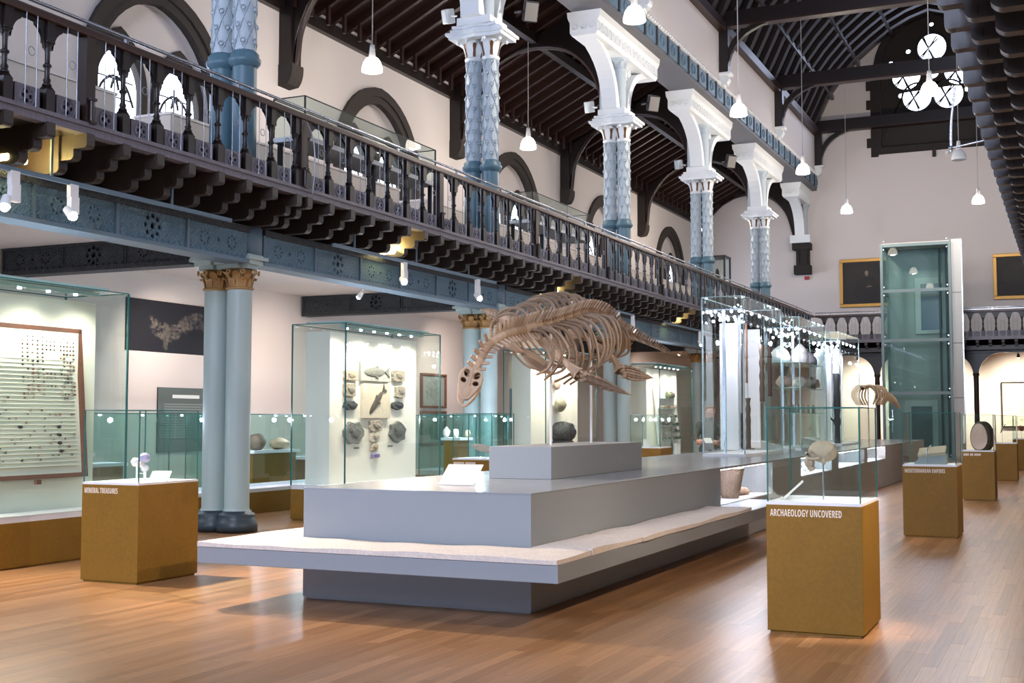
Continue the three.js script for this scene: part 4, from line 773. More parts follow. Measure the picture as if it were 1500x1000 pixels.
for (const [z, y, w, h, c, r, l] of [[-18.03, 2.39, 0.96, 0.31, 0xa9aaa2, 0.14, 'wide grey slab with a long fossil fish'], [-18.06, 1.9, 0.9, 0.57, 0xd6cab6, 0.75, 'large cream slab with a dark slanting fossil fish']]) {
  const o = thing('fish_fossil', l, 'fossil', [-10.8, y, z], Math.PI / 2);
  part(o, 'slab', ex(rectShape(w, h), 0.045, 0.006), std(c, 0.8, { map: speck }));
  part(o, 'fish', fishGeo(w * (r > 0.5 ? 0.72 : 0.82), h * (r > 0.5 ? 0.24 : 0.52)).rotateZ(r > 0.5 ? 0.72 : 0.03).translate(0, 0, 0.055), std(r > 0.5 ? 0x4d463c : 0x77786f, 0.7, { map: speck }), 'dark fossil fish');
}
[[-17.26, 2.31, 0.38, 0.16, 0xb3a48f, 0.3, 'pale brown fossil slab, upper left of the fish board'], [-17.23, 2.07, 0.31, 0.21, 0xa39a8b, 0.2, 'squarish grey-brown fossil slab beside the slanting fish'], [-17.26, 1.82, 0.36, 0.13, 0x43474a, 0.6, 'small blackish fossil below the squarish slab'], [-17.37, 1.37, 0.56, 0.33, 0x84857f, 0.9, 'large rounded grey nodule with a dark fossil, lower left'], [-18.83, 2.35, 0.4, 0.19, 0x9a9384, 0.4, 'rounded grey-brown fossil slab, upper right of the fish board'], [-18.89, 2.07, 0.3, 0.19, 0xa59c8e, 0.2, 'squarish fossil slab with a small round shell'], [-18.8, 1.83, 0.36, 0.12, 0x3d4245, 0.6, 'small oval blackish fossil opposite'], [-18.81, 1.37, 0.5, 0.33, 0x6d706b, 0.9, 'large rounded dark nodule, lower right'], [-18.06, 1.48, 0.36, 0.17, 0xb7a999, 0.4, 'brownish bone block under the cream slab'], [-18.03, 1.29, 0.26, 0.15, 0xd3c6b6, 0.3, 'pale bone block in the middle column'], [-18.03, 1.12, 0.18, 0.09, 0xc9b49a, 0.4, 'small tan bone piece low in the middle column'], [-18.07, 0.98, 0.22, 0.05, 0x8c7fae, 0.3, 'small violet strip lowest on the fish board']].forEach(([z, y, w, h, c, irr, l], i) => {
  const o = thing('fossil_slab', l, 'fossil', [-10.8, y, z], Math.PI / 2);
  part(o, 'matrix', ex(slabShape(w, h, irr, i), 0.04, 0.01), std(c, 0.8, { map: speck, bumpMap: bumpT, bumpScale: 0.02 }));
  part(o, 'imprint', merge([blob(w * 0.27, h * 0.26, 0.014, rough(0.2, i), 12, 8).translate(0.02, 0, 0.05), blob(w * 0.12, h * 0.14, 0.012, rough(0.2, i + 3), 10, 6).translate(-w * 0.2, h * 0.14, 0.05)]), std(new THREE.Color(c).multiplyScalar(0.55), 0.75)); });
for (const [z, w] of [[-17.5, 0.16], [-18.6, 0.16]]) single('board_caption', 'tiny dark caption strip on the fish board', 'caption', onBoard(ex(rectShape(w, 0.025), 0.006), z, z > -18 ? 1.12 : 1.13), M.panelGreen, 'captions on the fish board');
// third case
single('boulder', 'dark glossy boulder on the case floor', 'rock', merge([blob(0.3, 0.24, 0.27, rough(0.09, 5), 22, 16).translate(-10.58, 0.8 + 0.5, -26.0), bx(-10.75, -10.4, 0.56, 1.1, -26.2, -25.8)]), std(0x3d4446, 0.25, { map: speck, bumpMap: bumpT, bumpScale: 0.05 }));
single('shell_rock', 'cream and green rock mounted above the boulder', 'rock', merge([blob(0.1, 0.16, 0.26, rough(0.12, 8), 18, 12).translate(-10.68, 1.93, -26.1), bar(V(-10.8, 1.93, -26.1), V(-10.68, 1.93, -26.1), 0.02, 6)]), std(0x9d977f, 0.6, { map: speck }));
single('pink_rock', 'small pinkish rock, highest on the boulder board', 'rock', merge([blob(0.07, 0.14, 0.13, rough(0.12, 9), 14, 10).translate(-10.72, 2.4, -26.0), bar(V(-10.8, 2.4, -26), V(-10.7, 2.4, -26), 0.02, 6)]), std(0xcdb8a8, 0.6, { map: speck }));
// fourth case rack
{
  const o = thing('specimen_rack', 'white tilted rack with six narrow shelves', 'rack', [0, 0, 0]);
  part(o, 'panel', exZ(shp([[33.15, 2.5], [35.15, 2.35], [35.65, 0.9], [33.6, 0.86]]), 0.05, -10.78), M.white2);
  part(o, 'foot', bx(-10.72, -10.62, 0.56, 0.9, -35.3, -34.9), M.white2);
  const rows = [[2.22, 33.6, 35.05], [1.93, 33.5, 35.1], [1.68, 33.6, 35.2], [1.44, 33.7, 35.3], [1.25, 33.9, 35.4], [1.05, 33.85, 35.5]], cs = [0x6f7a5c, 0xb8a28a, 0x4c3c38, 0x8a5f52, 0x55534e, 0x99907c].map(c => std(c, 0.5)), sg = blob(0.045, 0.05, 0.05, rough(0.12, 6), 9, 6);
  rows.forEach(([y, a, b], i) => { part(o, 'shelf', bx(-10.73, -10.6, y - 0.05, y - 0.035, -a, -b), M.edgePale, 'thin glass shelf');
    const n = i ? 9 : 2; for (let q = 0; q < n; q++) { const m = single('shelf_specimen', i ? 'small specimen in a row on the tilted white rack' : 'larger green-brown specimen on the top shelf of the rack', 'specimen', sg, cs[Math.floor(rnd() * 6)], i ? 'specimens on the rack' : 'top shelf specimens'); const k = i ? rr(0.6, 1.1) : 2.2; m.position.set(-10.66, y - 0.035 + 0.045 * k, -(a + 0.12 + (b - a - 0.24) * (i ? q / 8 : 0.45 + q * 0.3))); m.scale.setScalar(k); } });
}
// ---------- large mounted sea-reptile skeleton ----------
{
  const o = thing('marine_reptile_skeleton', 'brown long-necked sea reptile skeleton swimming over the grey block', 'skeleton', [0, 0, 0]);
  const spine = new THREE.CatmullRomCurve3([[-5.37, 2.03, -10.83], [-5.34, 2.14, -10.9], [-5.3, 2.3, -11.0], [-5.25, 2.43, -11.23], [-5.22, 2.53, -11.71], [-5.2, 2.65, -12.38], [-5.2, 2.74, -12.85], [-5.2, 2.84, -13.36], [-5.2, 2.85, -13.91], [-5.2, 2.79, -14.25], [-5.2, 2.71, -14.49], [-5.18, 2.66, -15.11], [-5.14, 2.59, -15.78], [-5.1, 2.5, -16.5]].map(p => V(...p)), false, 'centripetal');
  const TH = 0.62, Lx = V(Math.cos(TH), -Math.sin(TH), 0), Dx = V(Math.sin(TH), Math.cos(TH), 0);
  const vert = merge([new THREE.CylinderGeometry(0.05, 0.05, 0.055, 8).rotateX(Math.PI / 2), cb(0.016, 0.15, 0.026, 0, 0.095, -0.005), bar(V(0.03, 0.02, 0), V(0.13, 0.0, -0.01), 0.013, 5), bar(V(-0.03, 0.02, 0), V(-0.13, 0.0, -0.01), 0.013, 5), cb(0.05, 0.03, 0.03, 0, 0.055, 0)]);
  const vneck = merge([new THREE.CylinderGeometry(0.042, 0.042, 0.05, 8).rotateX(Math.PI / 2), cb(0.014, 0.1, 0.024, 0, 0.065, 0), bar(V(0.02, -0.01, 0), V(0.085, -0.05, -0.02), 0.012, 5), bar(V(-0.02, -0.01, 0), V(-0.085, -0.05, -0.02), 0.012, 5)]);
  const m4 = new THREE.Matrix4(), ts = []; for (let i = 0; i < 19; i++) ts.push(0.24 * i / 19); for (let i = 0; i < 52; i++) ts.push(0.245 + 0.75 * i / 52);
  for (const t of ts) {
    const p = spine.getPointAt(t), T = spine.getTangentAt(t).negate(), roll = Math.min(1, t / 0.3) * TH;
    const up = V(Math.sin(roll), Math.cos(roll), 0), s = t < 0.24 ? 1.0 + t * 2.6 : t < 0.62 ? 1.05 : 1.05 - (t - 0.62) * 2.1;
    const z = T, x = new THREE.Vector3().crossVectors(up, z).normalize(), y = new THREE.Vector3().crossVectors(z, x);
    const m = part(o, 'vertebra', t < 0.24 ? vneck : vert, M.bones[Math.floor(t * 977) % 3]); m4.makeBasis(x, y, z); m.quaternion.setFromRotationMatrix(m4); m.position.copy(p); m.scale.set(s, s, 1.5);
  }
  const loc = (p, l, d, z) => p.clone().addScaledVector(Lx, l).addScaledVector(Dx, d).add(V(0, 0, z));
  const nR = 17, bm = () => M.bones[Math.floor(rnd() * 3)]; seed = 77;
  for (let i = 0; i < nR; i++) {
    const t = 0.2 + 0.42 * i / (nR - 1), p = spine.getPointAt(t), k = (0.62 + 0.5 * Math.sin(Math.PI * Math.min(1, (i + 2.5) / (nR + 3)))) * rr(0.96, 1.04);
    for (const s of [-1, 1]) { const j = () => rr(-0.025, 0.025); part(o, 'rib', taperTube([loc(p, s * 0.06, 0.02, 0), loc(p, s * 0.24 * k, 0.07 * k + j(), -0.03 + j()), loc(p, s * 0.43 * k + j(), -0.06 * k, -0.08 + j()), loc(p, s * 0.5 * k + j(), -0.26 * k, -0.12 + j() * 2), loc(p, s * 0.4 * k + j() * 2, -0.46 * k, -0.16 + j() * 2)], u => 0.021 - 0.007 * u, 16, 5), bm()); }
  }
  for (let i = 0; i < 12; i++) { const p = spine.getPointAt(0.29 + 0.026 * i), w = 0.3 + 0.1 * Math.sin(i / 11 * Math.PI); part(o, 'belly_rib', taperTube([loc(p, -w, -0.4, 0.02), loc(p, -w * 0.5, -0.5, -0.04), loc(p, 0, -0.54, -0.09), loc(p, w * 0.5, -0.5, -0.04), loc(p, w, -0.4, 0.02)], u => 0.013, 14, 5), M.bone); }
  const plate = (t, l, d, rx, ry, rz, name) => { const p = loc(spine.getPointAt(t), l, d, 0), m = part(o, name, blob(rx, ry, rz, rough(0.1, t * 30), 14, 10), M.bone); m.position.copy(p); m.rotation.z = -TH; };
  plate(0.27, 0.2, -0.4, 0.17, 0.035, 0.2, 'shoulder_plate'); plate(0.27, -0.2, -0.4, 0.17, 0.035, 0.2, 'shoulder_plate'); plate(0.36, 0.0, -0.55, 0.24, 0.03, 0.26, 'shoulder_plate');
  plate(0.6, 0.16, -0.32, 0.16, 0.035, 0.18, 'hip_plate'); plate(0.6, -0.16, -0.32, 0.16, 0.035, 0.18, 'hip_plate');
  for (const s of [-1, 1]) { part(o, 'shoulder_bone', taperTube([loc(spine.getPointAt(0.24), s * 0.1, -0.1, 0), loc(spine.getPointAt(0.26), s * 0.32, -0.22, 0), loc(spine.getPointAt(0.27), s * 0.3, -0.42, 0)], () => 0.03, 10, 6), M.bone); part(o, 'hip_bone', taperTube([loc(spine.getPointAt(0.62), s * 0.08, -0.02, 0), loc(spine.getPointAt(0.61), s * 0.24, -0.2, 0), loc(spine.getPointAt(0.6), s * 0.18, -0.34, 0)], () => 0.03, 10, 6), M.bone); }
  function flipper(a, b, c, wide, side) {              // a shoulder, b elbow, c tip
    const lb = part(o, 'limb_bone', taperTube([a, a.clone().lerp(b, 0.5), b], u => 0.055 - 0.03 * Math.sin(u * Math.PI) + 0.025 * u, 8, 8), M.bone);
    for (let i = 0; i < 5; i++) { const f = (i - 2) / 2, w = wide * f, q = [b.clone().addScaledVector(side, w * 0.8), b.clone().lerp(c, 0.35).addScaledVector(side, w * 1.05), b.clone().lerp(c, 0.7).addScaledVector(side, w * 0.6), b.clone().lerp(c, 1 - 0.1 * Math.abs(f)).addScaledVector(side, w * 0.12)];
      part(lb, 'digit', taperTube(q, u => (0.021 - 0.014 * u) * (0.8 + 0.5 * Math.abs(Math.sin(u * 22))), 44, 6), M.bones[i % 3]); }
    part(lb, 'wrist_bones', merge([0, 1, 2, 3].map(i => blob(0.04, 0.03, 0.04, rough(0.1, i), 8, 6).translate(...b.clone().lerp(c, 0.06 + 0.04 * (i % 2)).addScaledVector(side, wide * (i - 1.5) * 0.5).toArray()))), M.bone);
  }
  flipper(V(-5.02, 2.3, -12.12), V(-4.72, 2.06, -12.06), V(-4.28, 1.85, -12.46), 0.07, V(0.25, 0.62, 0.74).normalize());
  flipper(V(-5.42, 2.58, -12.05), V(-5.62, 2.69, -12.12), V(-6.0, 2.82, -12.3), 0.05, V(0, 0.9, 0.4).normalize());
  flipper(V(-5.05, 2.46, -13.82), V(-4.86, 2.16, -13.74), V(-4.6, 2.09, -14.2), 0.085, V(-0.1, 0.8, 0.6).normalize());
  flipper(V(-5.4, 2.6, -14.0), V(-5.62, 2.66, -14.2), V(-5.95, 2.72, -14.7), 0.07, V(0, 0.9, 0.4).normalize());
  // skull seen from above, snout down
  const sk = shp([[0, -0.16], [0.035, -0.145], [0.075, -0.07], [0.098, 0.0], [0.1, 0.06], [0.075, 0.11], [0.03, 0.12], [0, 0.1], [-0.03, 0.12], [-0.075, 0.11], [-0.1, 0.06], [-0.098, 0.0], [-0.075, -0.07], [-0.035, -0.145]]);
  for (const s of [-1, 1]) { const e = (cx, cy, a, b, r) => Array.from({ length: 10 }, (_, i) => { const t = i / 10 * 2 * Math.PI, x = a * Math.cos(t), y = b * Math.sin(t); return [s * (cx + x * Math.cos(r) - y * Math.sin(r)), cy + x * Math.sin(r) + y * Math.cos(r)]; });
    for (const h of [e(0.045, 0.066, 0.032, 0.04, -0.5), e(0.056, -0.002, 0.032, 0.026, 0.3)]) sk.holes.push(hole(s > 0 ? h.reverse() : h)); }
  const skull = part(o, 'skull', merge([ex(sk, 0.11, 0.005).translate(0, 0, -0.09), blob(0.014, 0.13, 0.014, null, 8, 8).translate(0, -0.02, 0.025), blob(0.05, 0.07, 0.03, null, 10, 8).translate(0, -0.09, 0.01)]), std(0xb59c82, 0.7), 'paler skull with four openings');
  skull.position.set(-5.36, 1.96, -10.76); skull.rotation.set(-0.1, 0.45, -0.33, 'YXZ'); skull.scale.setScalar(1.12);
  part(skull, 'palate', ex(shp([[0, -0.15], [0.07, -0.06], [0.09, 0.06], [0.06, 0.11], [-0.06, 0.11], [-0.09, 0.06], [-0.07, -0.06]]), 0.012).translate(0, 0, -0.105), M.bone);
  part(skull, 'lower_jaw', taperTube([V(0.09, 0.06, -0.08), V(0.095, -0.04, -0.13), V(0.05, -0.16, -0.17), V(0.01, -0.2, -0.18), V(-0.04, -0.17, -0.17), V(-0.085, -0.04, -0.13), V(-0.09, 0.05, -0.08)], () => 0.012, 28, 6), M.bone);
  part(o, 'mount_rod', bar(V(-5.2, 1.315, -12.43), V(-5.2, 2.64, -12.43), 0.016, 8), M.white2, 'white mounting rod'); part(o, 'mount_rod', bar(V(-5.2, 1.315, -13.66), V(-5.2, 2.84, -13.66), 0.016, 8), M.white2, 'white mounting rod');
}
{ // smaller pale skeleton far along the plinth
  const o = thing('small_skeleton', 'pale cream fossil skeleton with curled ribs beyond the tall cases', 'skeleton', [-5.15, 0.986, -35.5]);
  const sp = [V(0, 1.42, 1.6), V(0, 1.5, 0.8), V(0, 1.52, 0), V(0, 1.4, -0.9), V(0, 1.25, -1.8)]; part(o, 'backbone', taperTube(sp, () => 0.05, 30, 7), M.boneLight);
  for (let i = 0; i < 11; i++) for (const s of [-1, 1]) { const z = 1.3 - i * 0.2, k = 0.7 + 0.4 * Math.sin(i / 10 * Math.PI); part(o, 'rib', taperTube([V(0, 1.5, z), V(s * 0.3 * k, 1.5, z), V(s * 0.42 * k, 1.25, z - 0.05), V(s * 0.3 * k, 1.0, z - 0.1)], () => 0.026, 10, 5), M.boneLight); }
  part(o, 'paddle', taperTube([V(0.3, 1.3, -0.4), V(0.45, 1.15, -1.0), V(0.5, 0.95, -1.7)], u => 0.13 - 0.08 * u, 12, 7), M.boneLight); part(o, 'mount_rod', bar(V(0, 0, 0.6), V(0, 1.45, 0.6), 0.02, 6), M.white2); part(o, 'mount_rod', bar(V(0, 0, -0.8), V(0, 1.38, -0.8), 0.02, 6), M.white2);
}
// ---------- three tall lit cases on the plinth ----------
const tallCases = [[-19.72, -22.55, 'tall glass case on the plinth with white boards and hanging artefacts'], [-24.2, -27.0, 'tall glass case on the plinth with shelves of white objects'], [-28.8, -31.5, 'tall glass case on the plinth with a dark carved post']];
for (const [z0, z1, l] of tallCases) {
  const o = thing('plinth_case', l, 'display case', [0, 0, 0]);
  part(o, 'case_floor', bx(-5.56, -4.85, 0.986, 1.03, z0, z1), M.capWhite, 'white case floor');
  glassBox(o, -5.55, -4.86, 1.03, 3.6, z0 - 0.005, z1 + 0.005, { edge: 0.012, edgeMat: M.edgePale });
  for (const z of [z0 - 0.35, (z0 + z1) / 2]) part(o, 'steel_post', bx(-5.3, -5.25, 1.03, 3.4, z - 0.02, z + 0.02), M.steel);
  part(o, 'lamp_rail', bx(-5.5, -4.92, 3.38, 3.4, z0 - 0.05, z0 - 0.09), M.steel); part(o, 'lamp_rail', bx(-4.94, -4.91, 3.4, 3.42, z0 - 0.06, z1 + 0.06), M.steel); part(o, 'lamp_rail', bx(-5.5, -5.47, 3.4, 3.42, z0 - 0.06, z1 + 0.06), M.steel);
  const sg = fin(new THREE.SphereGeometry(0.024, 8, 6));
  for (let i = 0; i < 5; i++) { part(o, 'bulb', sg, M.led, 'glowing case lamp').position.set(-5.48 + i * 0.135, 3.36, z0 - 0.08); part(o, 'bulb', sg, M.led).position.set(-5.44 + i * 0.12, 3.22 + 0.02 * i, z0 - 0.3); }
  for (let i = 0; i < 5; i++) { part(o, 'bulb', sg, M.led).position.set(-4.925, 3.37, z0 - 0.3 - i * (z0 - z1 - 0.6) / 4); part(o, 'bulb', sg, M.led).position.set(-5.485, 3.37, z0 - 0.3 - i * (z0 - z1 - 0.6) / 4); }
  for (const q of [0.1, 0.5, 0.9]) { const l = new THREE.PointLight(0xf0eaff, 2.2, 0, 2); l.position.set(-5.12, 3.0, z0 + (z1 - z0) * q); l.shadow.radius = 2; scene.add(l); }
}
[[-20.6, 0, 'front'], [-22.2, 0, 'rear'], [-29.2, 1, 'front'], [-31.0, 1, 'rear']].forEach(([z, c, w]) => single('display_board', `tall white display board at the ${w} of the ${c ? 'carved post' : 'hanging artefact'} case`, 'display board', rb(0.31, 2.15, 0.05, 0.01, -5.33, 2.15, z), M.white2));
const dk = [0x3a2a22, 0x55473a, 0x2c2c30, 0x7b5a44].map(c => std(c, 0.5));
[[-5.46, 1.9, 3.0, -20.2, 0.02, 'long dark spear at the left of the white board', 0], [-4.98, 2.2, 3.2, -20.4, 0.022, 'slim brown club hung upper right of the white board', 3], [-5.0, 1.1, 1.95, -20.55, 0.045, 'dark beaded strap hung low beside the white board', 1], [-5.1, 1.1, 1.7, -20.5, 0.02, 'black notched staff standing low in the case', 2], [-4.93, 1.9, 2.9, -21.3, 0.05, 'string of grey shells hung in the case', 1], [-4.95, 2.0, 2.9, -22.0, 0.04, 'dark red-brown paddle near the rear board', 0]].forEach(([x, y0, y1, z, r, l, m], i) => {
  const o = thing('hung_artefact', l, 'artefact', [x, 0, z]); const n = 9, pts = []; for (let j = 0; j <= n; j++) pts.push([r * (0.6 + 0.5 * Math.abs(Math.sin(j * 1.7 + i))), y0 + (y1 - y0) * j / n]); part(o, 'body', lathe([[0.001, y0], ...pts, [0.001, y1]], 9), dk[m]); part(o, 'thread', bar(V(0, y1, 0), V(0, 3.38, 0), 0.003, 4), M.steel); });
for (let s = 0; s < 3; s++) single('glass_shelf', 'thin glass shelf in the case of white objects', 'shelf', bx(-5.53, -4.88, 2.72 - s * 0.5 - 0.012, 2.72 - s * 0.5, -24.4, -26.8), M.edgePale, 'glass shelves of the white objects');
[[-5.35, 2.72, -24.7, 0.2, 0.34, 'white pointed headdress on the top shelf, before its twin', 0xe6e4e2], [-5.05, 2.72, -25.2, 0.17, 0.4, 'white headdress with a red streak on the top shelf', 0xdcd6d2], [-5.1, 2.72, -26.2, 0.2, 0.3, 'grey fur headdress at the back of the top shelf', 0x6b6a70]].forEach(([x, y, z, r, h, l, c]) => single('headdress', l, 'headdress', lathe([[0.001, 0], [r, 0], [r * 1.05, h * 0.35], [r * 0.7, h * 0.75], [r * 0.15, h], [0.001, h]], 16).translate(x, y, z), std(c, 0.8)));
[[-5.3, 2.22, -24.8, 'pale shell with a pink mouth on the middle shelf', 0xd3b5a8], [-5.1, 2.22, -25.4, 'white spiny shell on the middle shelf', 0xdcdad6], [-5.0, 2.22, -26.2, 'grey folded shell at the end of the middle shelf', 0xa5a6a6]].forEach(([x, y, z, l, c], i) => single('large_shell', l, 'shell', blob(0.15, 0.12, 0.2, rough(0.12, i * 3), 16, 10).translate(x, y + 0.12, z), std(c, 0.5)));
for (let i = 0; i < 12; i++) single('small_figure', 'small grey figure in a row on the lowest glass shelf', 'figure', lathe([[0.001, 0], [0.04, 0], [0.025, 0.05], [0.035, 0.1], [0.015, 0.13], [0.022, 0.16], [0.001, 0.18]], 8).translate(-5.4 + (i % 3) * 0.2, 1.72, -24.6 - Math.floor(i / 3) * 0.55), std(0x8d8f8c, 0.6), 'figures on the lowest shelf');
{ const o = thing('carved_post', 'dark carved post with a white feathered top', 'carving', [-5.05, 1.03, -29.4]); part(o, 'post', lathe([[0.001, 0], [0.07, 0], [0.06, 0.4], [0.1, 0.5], [0.06, 0.62], [0.09, 0.9], [0.07, 1.3], [0.09, 1.62], [0.001, 1.64]], 12), dk[2]); part(o, 'plume', lathe([[0.001, 1.62], [0.09, 1.64], [0.05, 2.0], [0.07, 2.15], [0.001, 2.3]], 10), M.white2, 'white feathered top'); part(o, 'antler', taperTube([V(0, 0.45, 0), V(-0.15, 0.6, 0.05), V(-0.2, 0.8, 0.05)], u => 0.03 - 0.02 * u, 8, 5), dk[2]); }
for (const [x, z, l] of [[-5.2, -23.4, 'white sloping label desk between the first and second tall case'], [-5.2, -27.9, 'white sloping label desk between the second and third tall case']]) single('label_desk', l, 'label', ex(shp([[-0.3, 0], [0.33, 0], [0.33, 0.05], [-0.3, 0.2]]), 0.6).translate(x, 0.986, z - 0.3), M.capWhite);
// niche contents
{
  const o = thing('leather_bucket', 'brown tapering bucket with a rope handle in the lit niche', 'bucket', [-4.34, 0.512, -16.75]);
  part(o, 'body', lathe([[0.001, 0], [0.115, 0], [0.135, 0.08], [0.195, 0.4], [0.185, 0.4], [0.12, 0.1], [0.001, 0.06]], 24), std(0x8c7768, 0.7, { map: speck, bumpMap: bumpT, bumpScale: 0.02 })); part(o, 'rim', fin(new THREE.TorusGeometry(0.19, 0.012, 6, 24).rotateX(Math.PI / 2).translate(0, 0.4, 0)), std(0x5e4c3f, 0.8)); part(o, 'handle', fin(new THREE.TorusGeometry(0.03, 0.006, 6, 14).translate(0, 0.405, 0)), std(0x4f4238, 0.8));
  single('printed_poster', 'beige printed panel behind the bucket', 'panel', cb(0.015, 0.3, 0.9, -4.72, 0.75, -17.3), std(0xcdbfae, 0.8)); single('niche_hide', 'low brown hide lying beside the bucket', 'hide', blob(0.15, 0.06, 0.3, rough(0.1, 4), 14, 8).translate(-4.42, 0.565, -17.55), std(0x9a7a66, 0.9));
  single('niche_statue', 'white reclining figurine in the second niche', 'figurine', merge([blob(0.06, 0.05, 0.16, rough(0.15, 2), 12, 8).translate(-4.4, 0.73, -22.3), blob(0.045, 0.05, 0.045, null, 10, 8).translate(-4.4, 0.8, -22.15)]), M.white2);
  single('niche_print', 'pale printed card in the last niche', 'card', cb(0.012, 0.18, 0.8, -4.7, 0.8, -28.6), std(0xb9b5cc, 0.7));
}
// ---------- aisle cases ----------
function aisleCase(x0, x1, z0, z1, label) {
  const o = thing('aisle_case', label, 'display case', [0, 0, 0]);
  part(o, 'base', bx(x0, x1, 0, 0.36, z0, z1), M.mustard, 'mustard painted base'); part(o, 'label_rail', ex(shp([[x1 - 0.16, 0.36], [x1, 0.36], [x1, 0.42], [x1 - 0.16, 0.5]]), z0 - z1).translate(0, 0, z1), M.capWhite, 'sloping white caption rail'); part(o, 'display_floor', bx(x0, x1 - 0.16, 0.36, 0.46, z0, z1), M.wall);
  glassBox(o, x0 + 0.01, x1 - 0.01, 0.46, 1.68, z0 - 0.01, z1 + 0.01, { mat: M.glassTeal, edge: 0.01 });
  for (let z = z0 - 0.5; z > z1 + 0.2; z -= 0.9) part(o, 'downlight', cy(0.02, 0.02, 0.02, x1 - 0.12, 1.645, z, 8), M.led, 'small glowing downlight');
  for (const q of [0.15, 0.5, 0.85]) { const l = new THREE.PointLight(0xf1e8ff, 2.2, 0, 2); l.position.set(x1 - 0.2, 1.58, z0 + (z1 - z0) * q); l.shadow.radius = 2; scene.add(l); }
  return o;
}
aisleCase(-13.6, -12.65, -12.3, -16.2, 'low glass aisle case behind the white mineral balls'); aisleCase(-13.6, -12.65, -16.6, -21.4, 'low glass aisle case with a round brown rock and a pale relief'); aisleCase(-13.6, -12.65, -24.2, -29.5, 'low glass aisle case with a dark upright bronze'); aisleCase(-11.15, -10.1, -20.25, -22.0, 'low glass case with a tall mustard block and white shells');
function block(x0, x1, z0, z1, y0, y1, label) { const o = thing('display_block', label, 'block', [0, 0, 0]); part(o, 'body', bx(x0, x1, y0, y1, z0, z1), M.mustard); part(o, 'tray', bx(x0 - 0.04, x1 + 0.06, y1, y1 + 0.05, z0 + 0.04, z1 - 0.05), M.capWhite, 'white tray top'); return o; }
block(-13.45, -12.95, -17.6, -18.9, 0.46, 1.0, 'mustard block with white tray under the round rock'); block(-13.45, -12.95, -19.2, -20.6, 0.46, 0.85, 'lower mustard block beside the pale relief'); block(-10.75, -10.45, -20.5, -20.95, 0.46, 1.2, 'tall mustard block with white tray of three shells'); block(-13.4, -12.95, -13.4, -14.4, 0.46, 0.9, 'mustard block in the case behind the mineral balls');
[[-10.72, -20.55, 0.09, 'white spiky shell at the left of the block tray'], [-10.6, -20.7, 0.08, 'white upright shell in the middle of the block tray'], [-10.45, -20.9, 0.07, 'small yellowish shell at the right of the block tray']].forEach(([x, z, r, l], i) => single('sea_shell', l, 'shell', blob(r * 0.7, r, r * 0.7, rough(0.16, i * 4 + 1), 14, 10).translate(x, 1.25 + r, z), std(i < 2 ? 0xf0ece8 : 0xd9c59a, 0.5)));
single('round_rock', 'round brown rock on a white tray in the aisle case', 'rock', blob(0.16, 0.15, 0.16, rough(0.06, 3), 18, 12).translate(-13.1, 1.19, -17.9), std(0x63523e, 0.7, { map: speck })); single('pale_relief', 'pale leaning relief slab in the aisle case', 'slab', cb(0.05, 0.55, 0.5).rotateZ(-0.15).translate(-13.3, 1.2, -20.2), std(0xc8b896, 0.8, { map: speck })); single('tan_fossil', 'tan fossil lump beside the round rock', 'fossil', blob(0.14, 0.1, 0.25, rough(0.12, 7), 14, 10).translate(-13.1, 1.15, -18.6), std(0xb7a687, 0.8));
single('dark_bronze', 'dark upright bronze lump in the far aisle case', 'bronze', merge([blob(0.2, 0.32, 0.25, rough(0.12, 11), 16, 12).translate(-13.1, 0.8, -26.4), bx(-13.3, -12.9, 0.46, 0.55, -26.7, -26.1)]), std(0x2c302e, 0.4)); single('black_figure', 'small black standing figure at the far end of the aisle case', 'figure', merge([blob(0.1, 0.22, 0.1, rough(0.1, 2), 12, 10).translate(-13.0, 0.72, -29.0), blob(0.06, 0.07, 0.06, null, 10, 8).translate(-13.0, 0.99, -29.0)]), M.blackPaint);
// ---------- prints and panels on the walls ----------
function canvasTex(w, h, draw) { const c = document.createElement('canvas'); c.width = w; c.height = h; draw(c.getContext('2d'), w, h); const t = new THREE.CanvasTexture(c); t.colorSpace = THREE.SRGBColorSpace; return t; }
function flatPrint(name, label, cat, w, h, t, pos, turn, frame, fm) {
  const o = thing(name, label, cat, pos, turn); part(o, 'print', fin(new THREE.BoxGeometry(w, h, 0.02), true), [0, 1, 2, 3, 5].reduce((a, i) => (a[i] = M.blackPaint, a), [, , , , new THREE.MeshStandardMaterial({ map: t, roughness: 0.6 })]));
  if (frame) for (const [fw, fh, x, y] of [[w + 2 * frame, frame, 0, h / 2 + frame / 2], [w + 2 * frame, frame, 0, -h / 2 - frame / 2], [frame, h, -w / 2 - frame / 2, 0], [frame, h, w / 2 + frame / 2, 0]]) part(o, 'frame', rb(fw, fh, 0.09, 0.02, x, y, 0.02), fm);
  return o;
}
const blot = (g, x, y, rx, ry, col, a) => { g.globalAlpha = a; g.fillStyle = col; g.beginPath(); g.ellipse(x, y, rx, ry, 0, 0, 7); g.fill(); g.globalAlpha = 1; };
flatPrint('mural_banner', 'dark navy mural with a faint pale fossil on the aisle wall', 'mural', 3.6, 1.1, canvasTex(512, 160, (g, w, h) => { g.fillStyle = '#15161f'; g.fillRect(0, 0, w, h); seed = 41; for (let i = 0; i < 420; i++) { const t = rnd(), x = 90 + t * 300, y = 60 + 25 * Math.sin(t * 7) + rr(-22, 22) + (t > 0.5 ? (t - 0.5) * 60 : 0); blot(g, x, y, rr(2, 9), rr(2, 6), ['#6b6558', '#58544c', '#7a7160'][i % 3], 0.35); } for (let i = 0; i < 60; i++) blot(g, 150 + rr(-8, 8), rr(60, 130), 4, 5, '#5b564d', 0.3); }), [-15.33, 3.22, -18.85], Math.PI / 2);
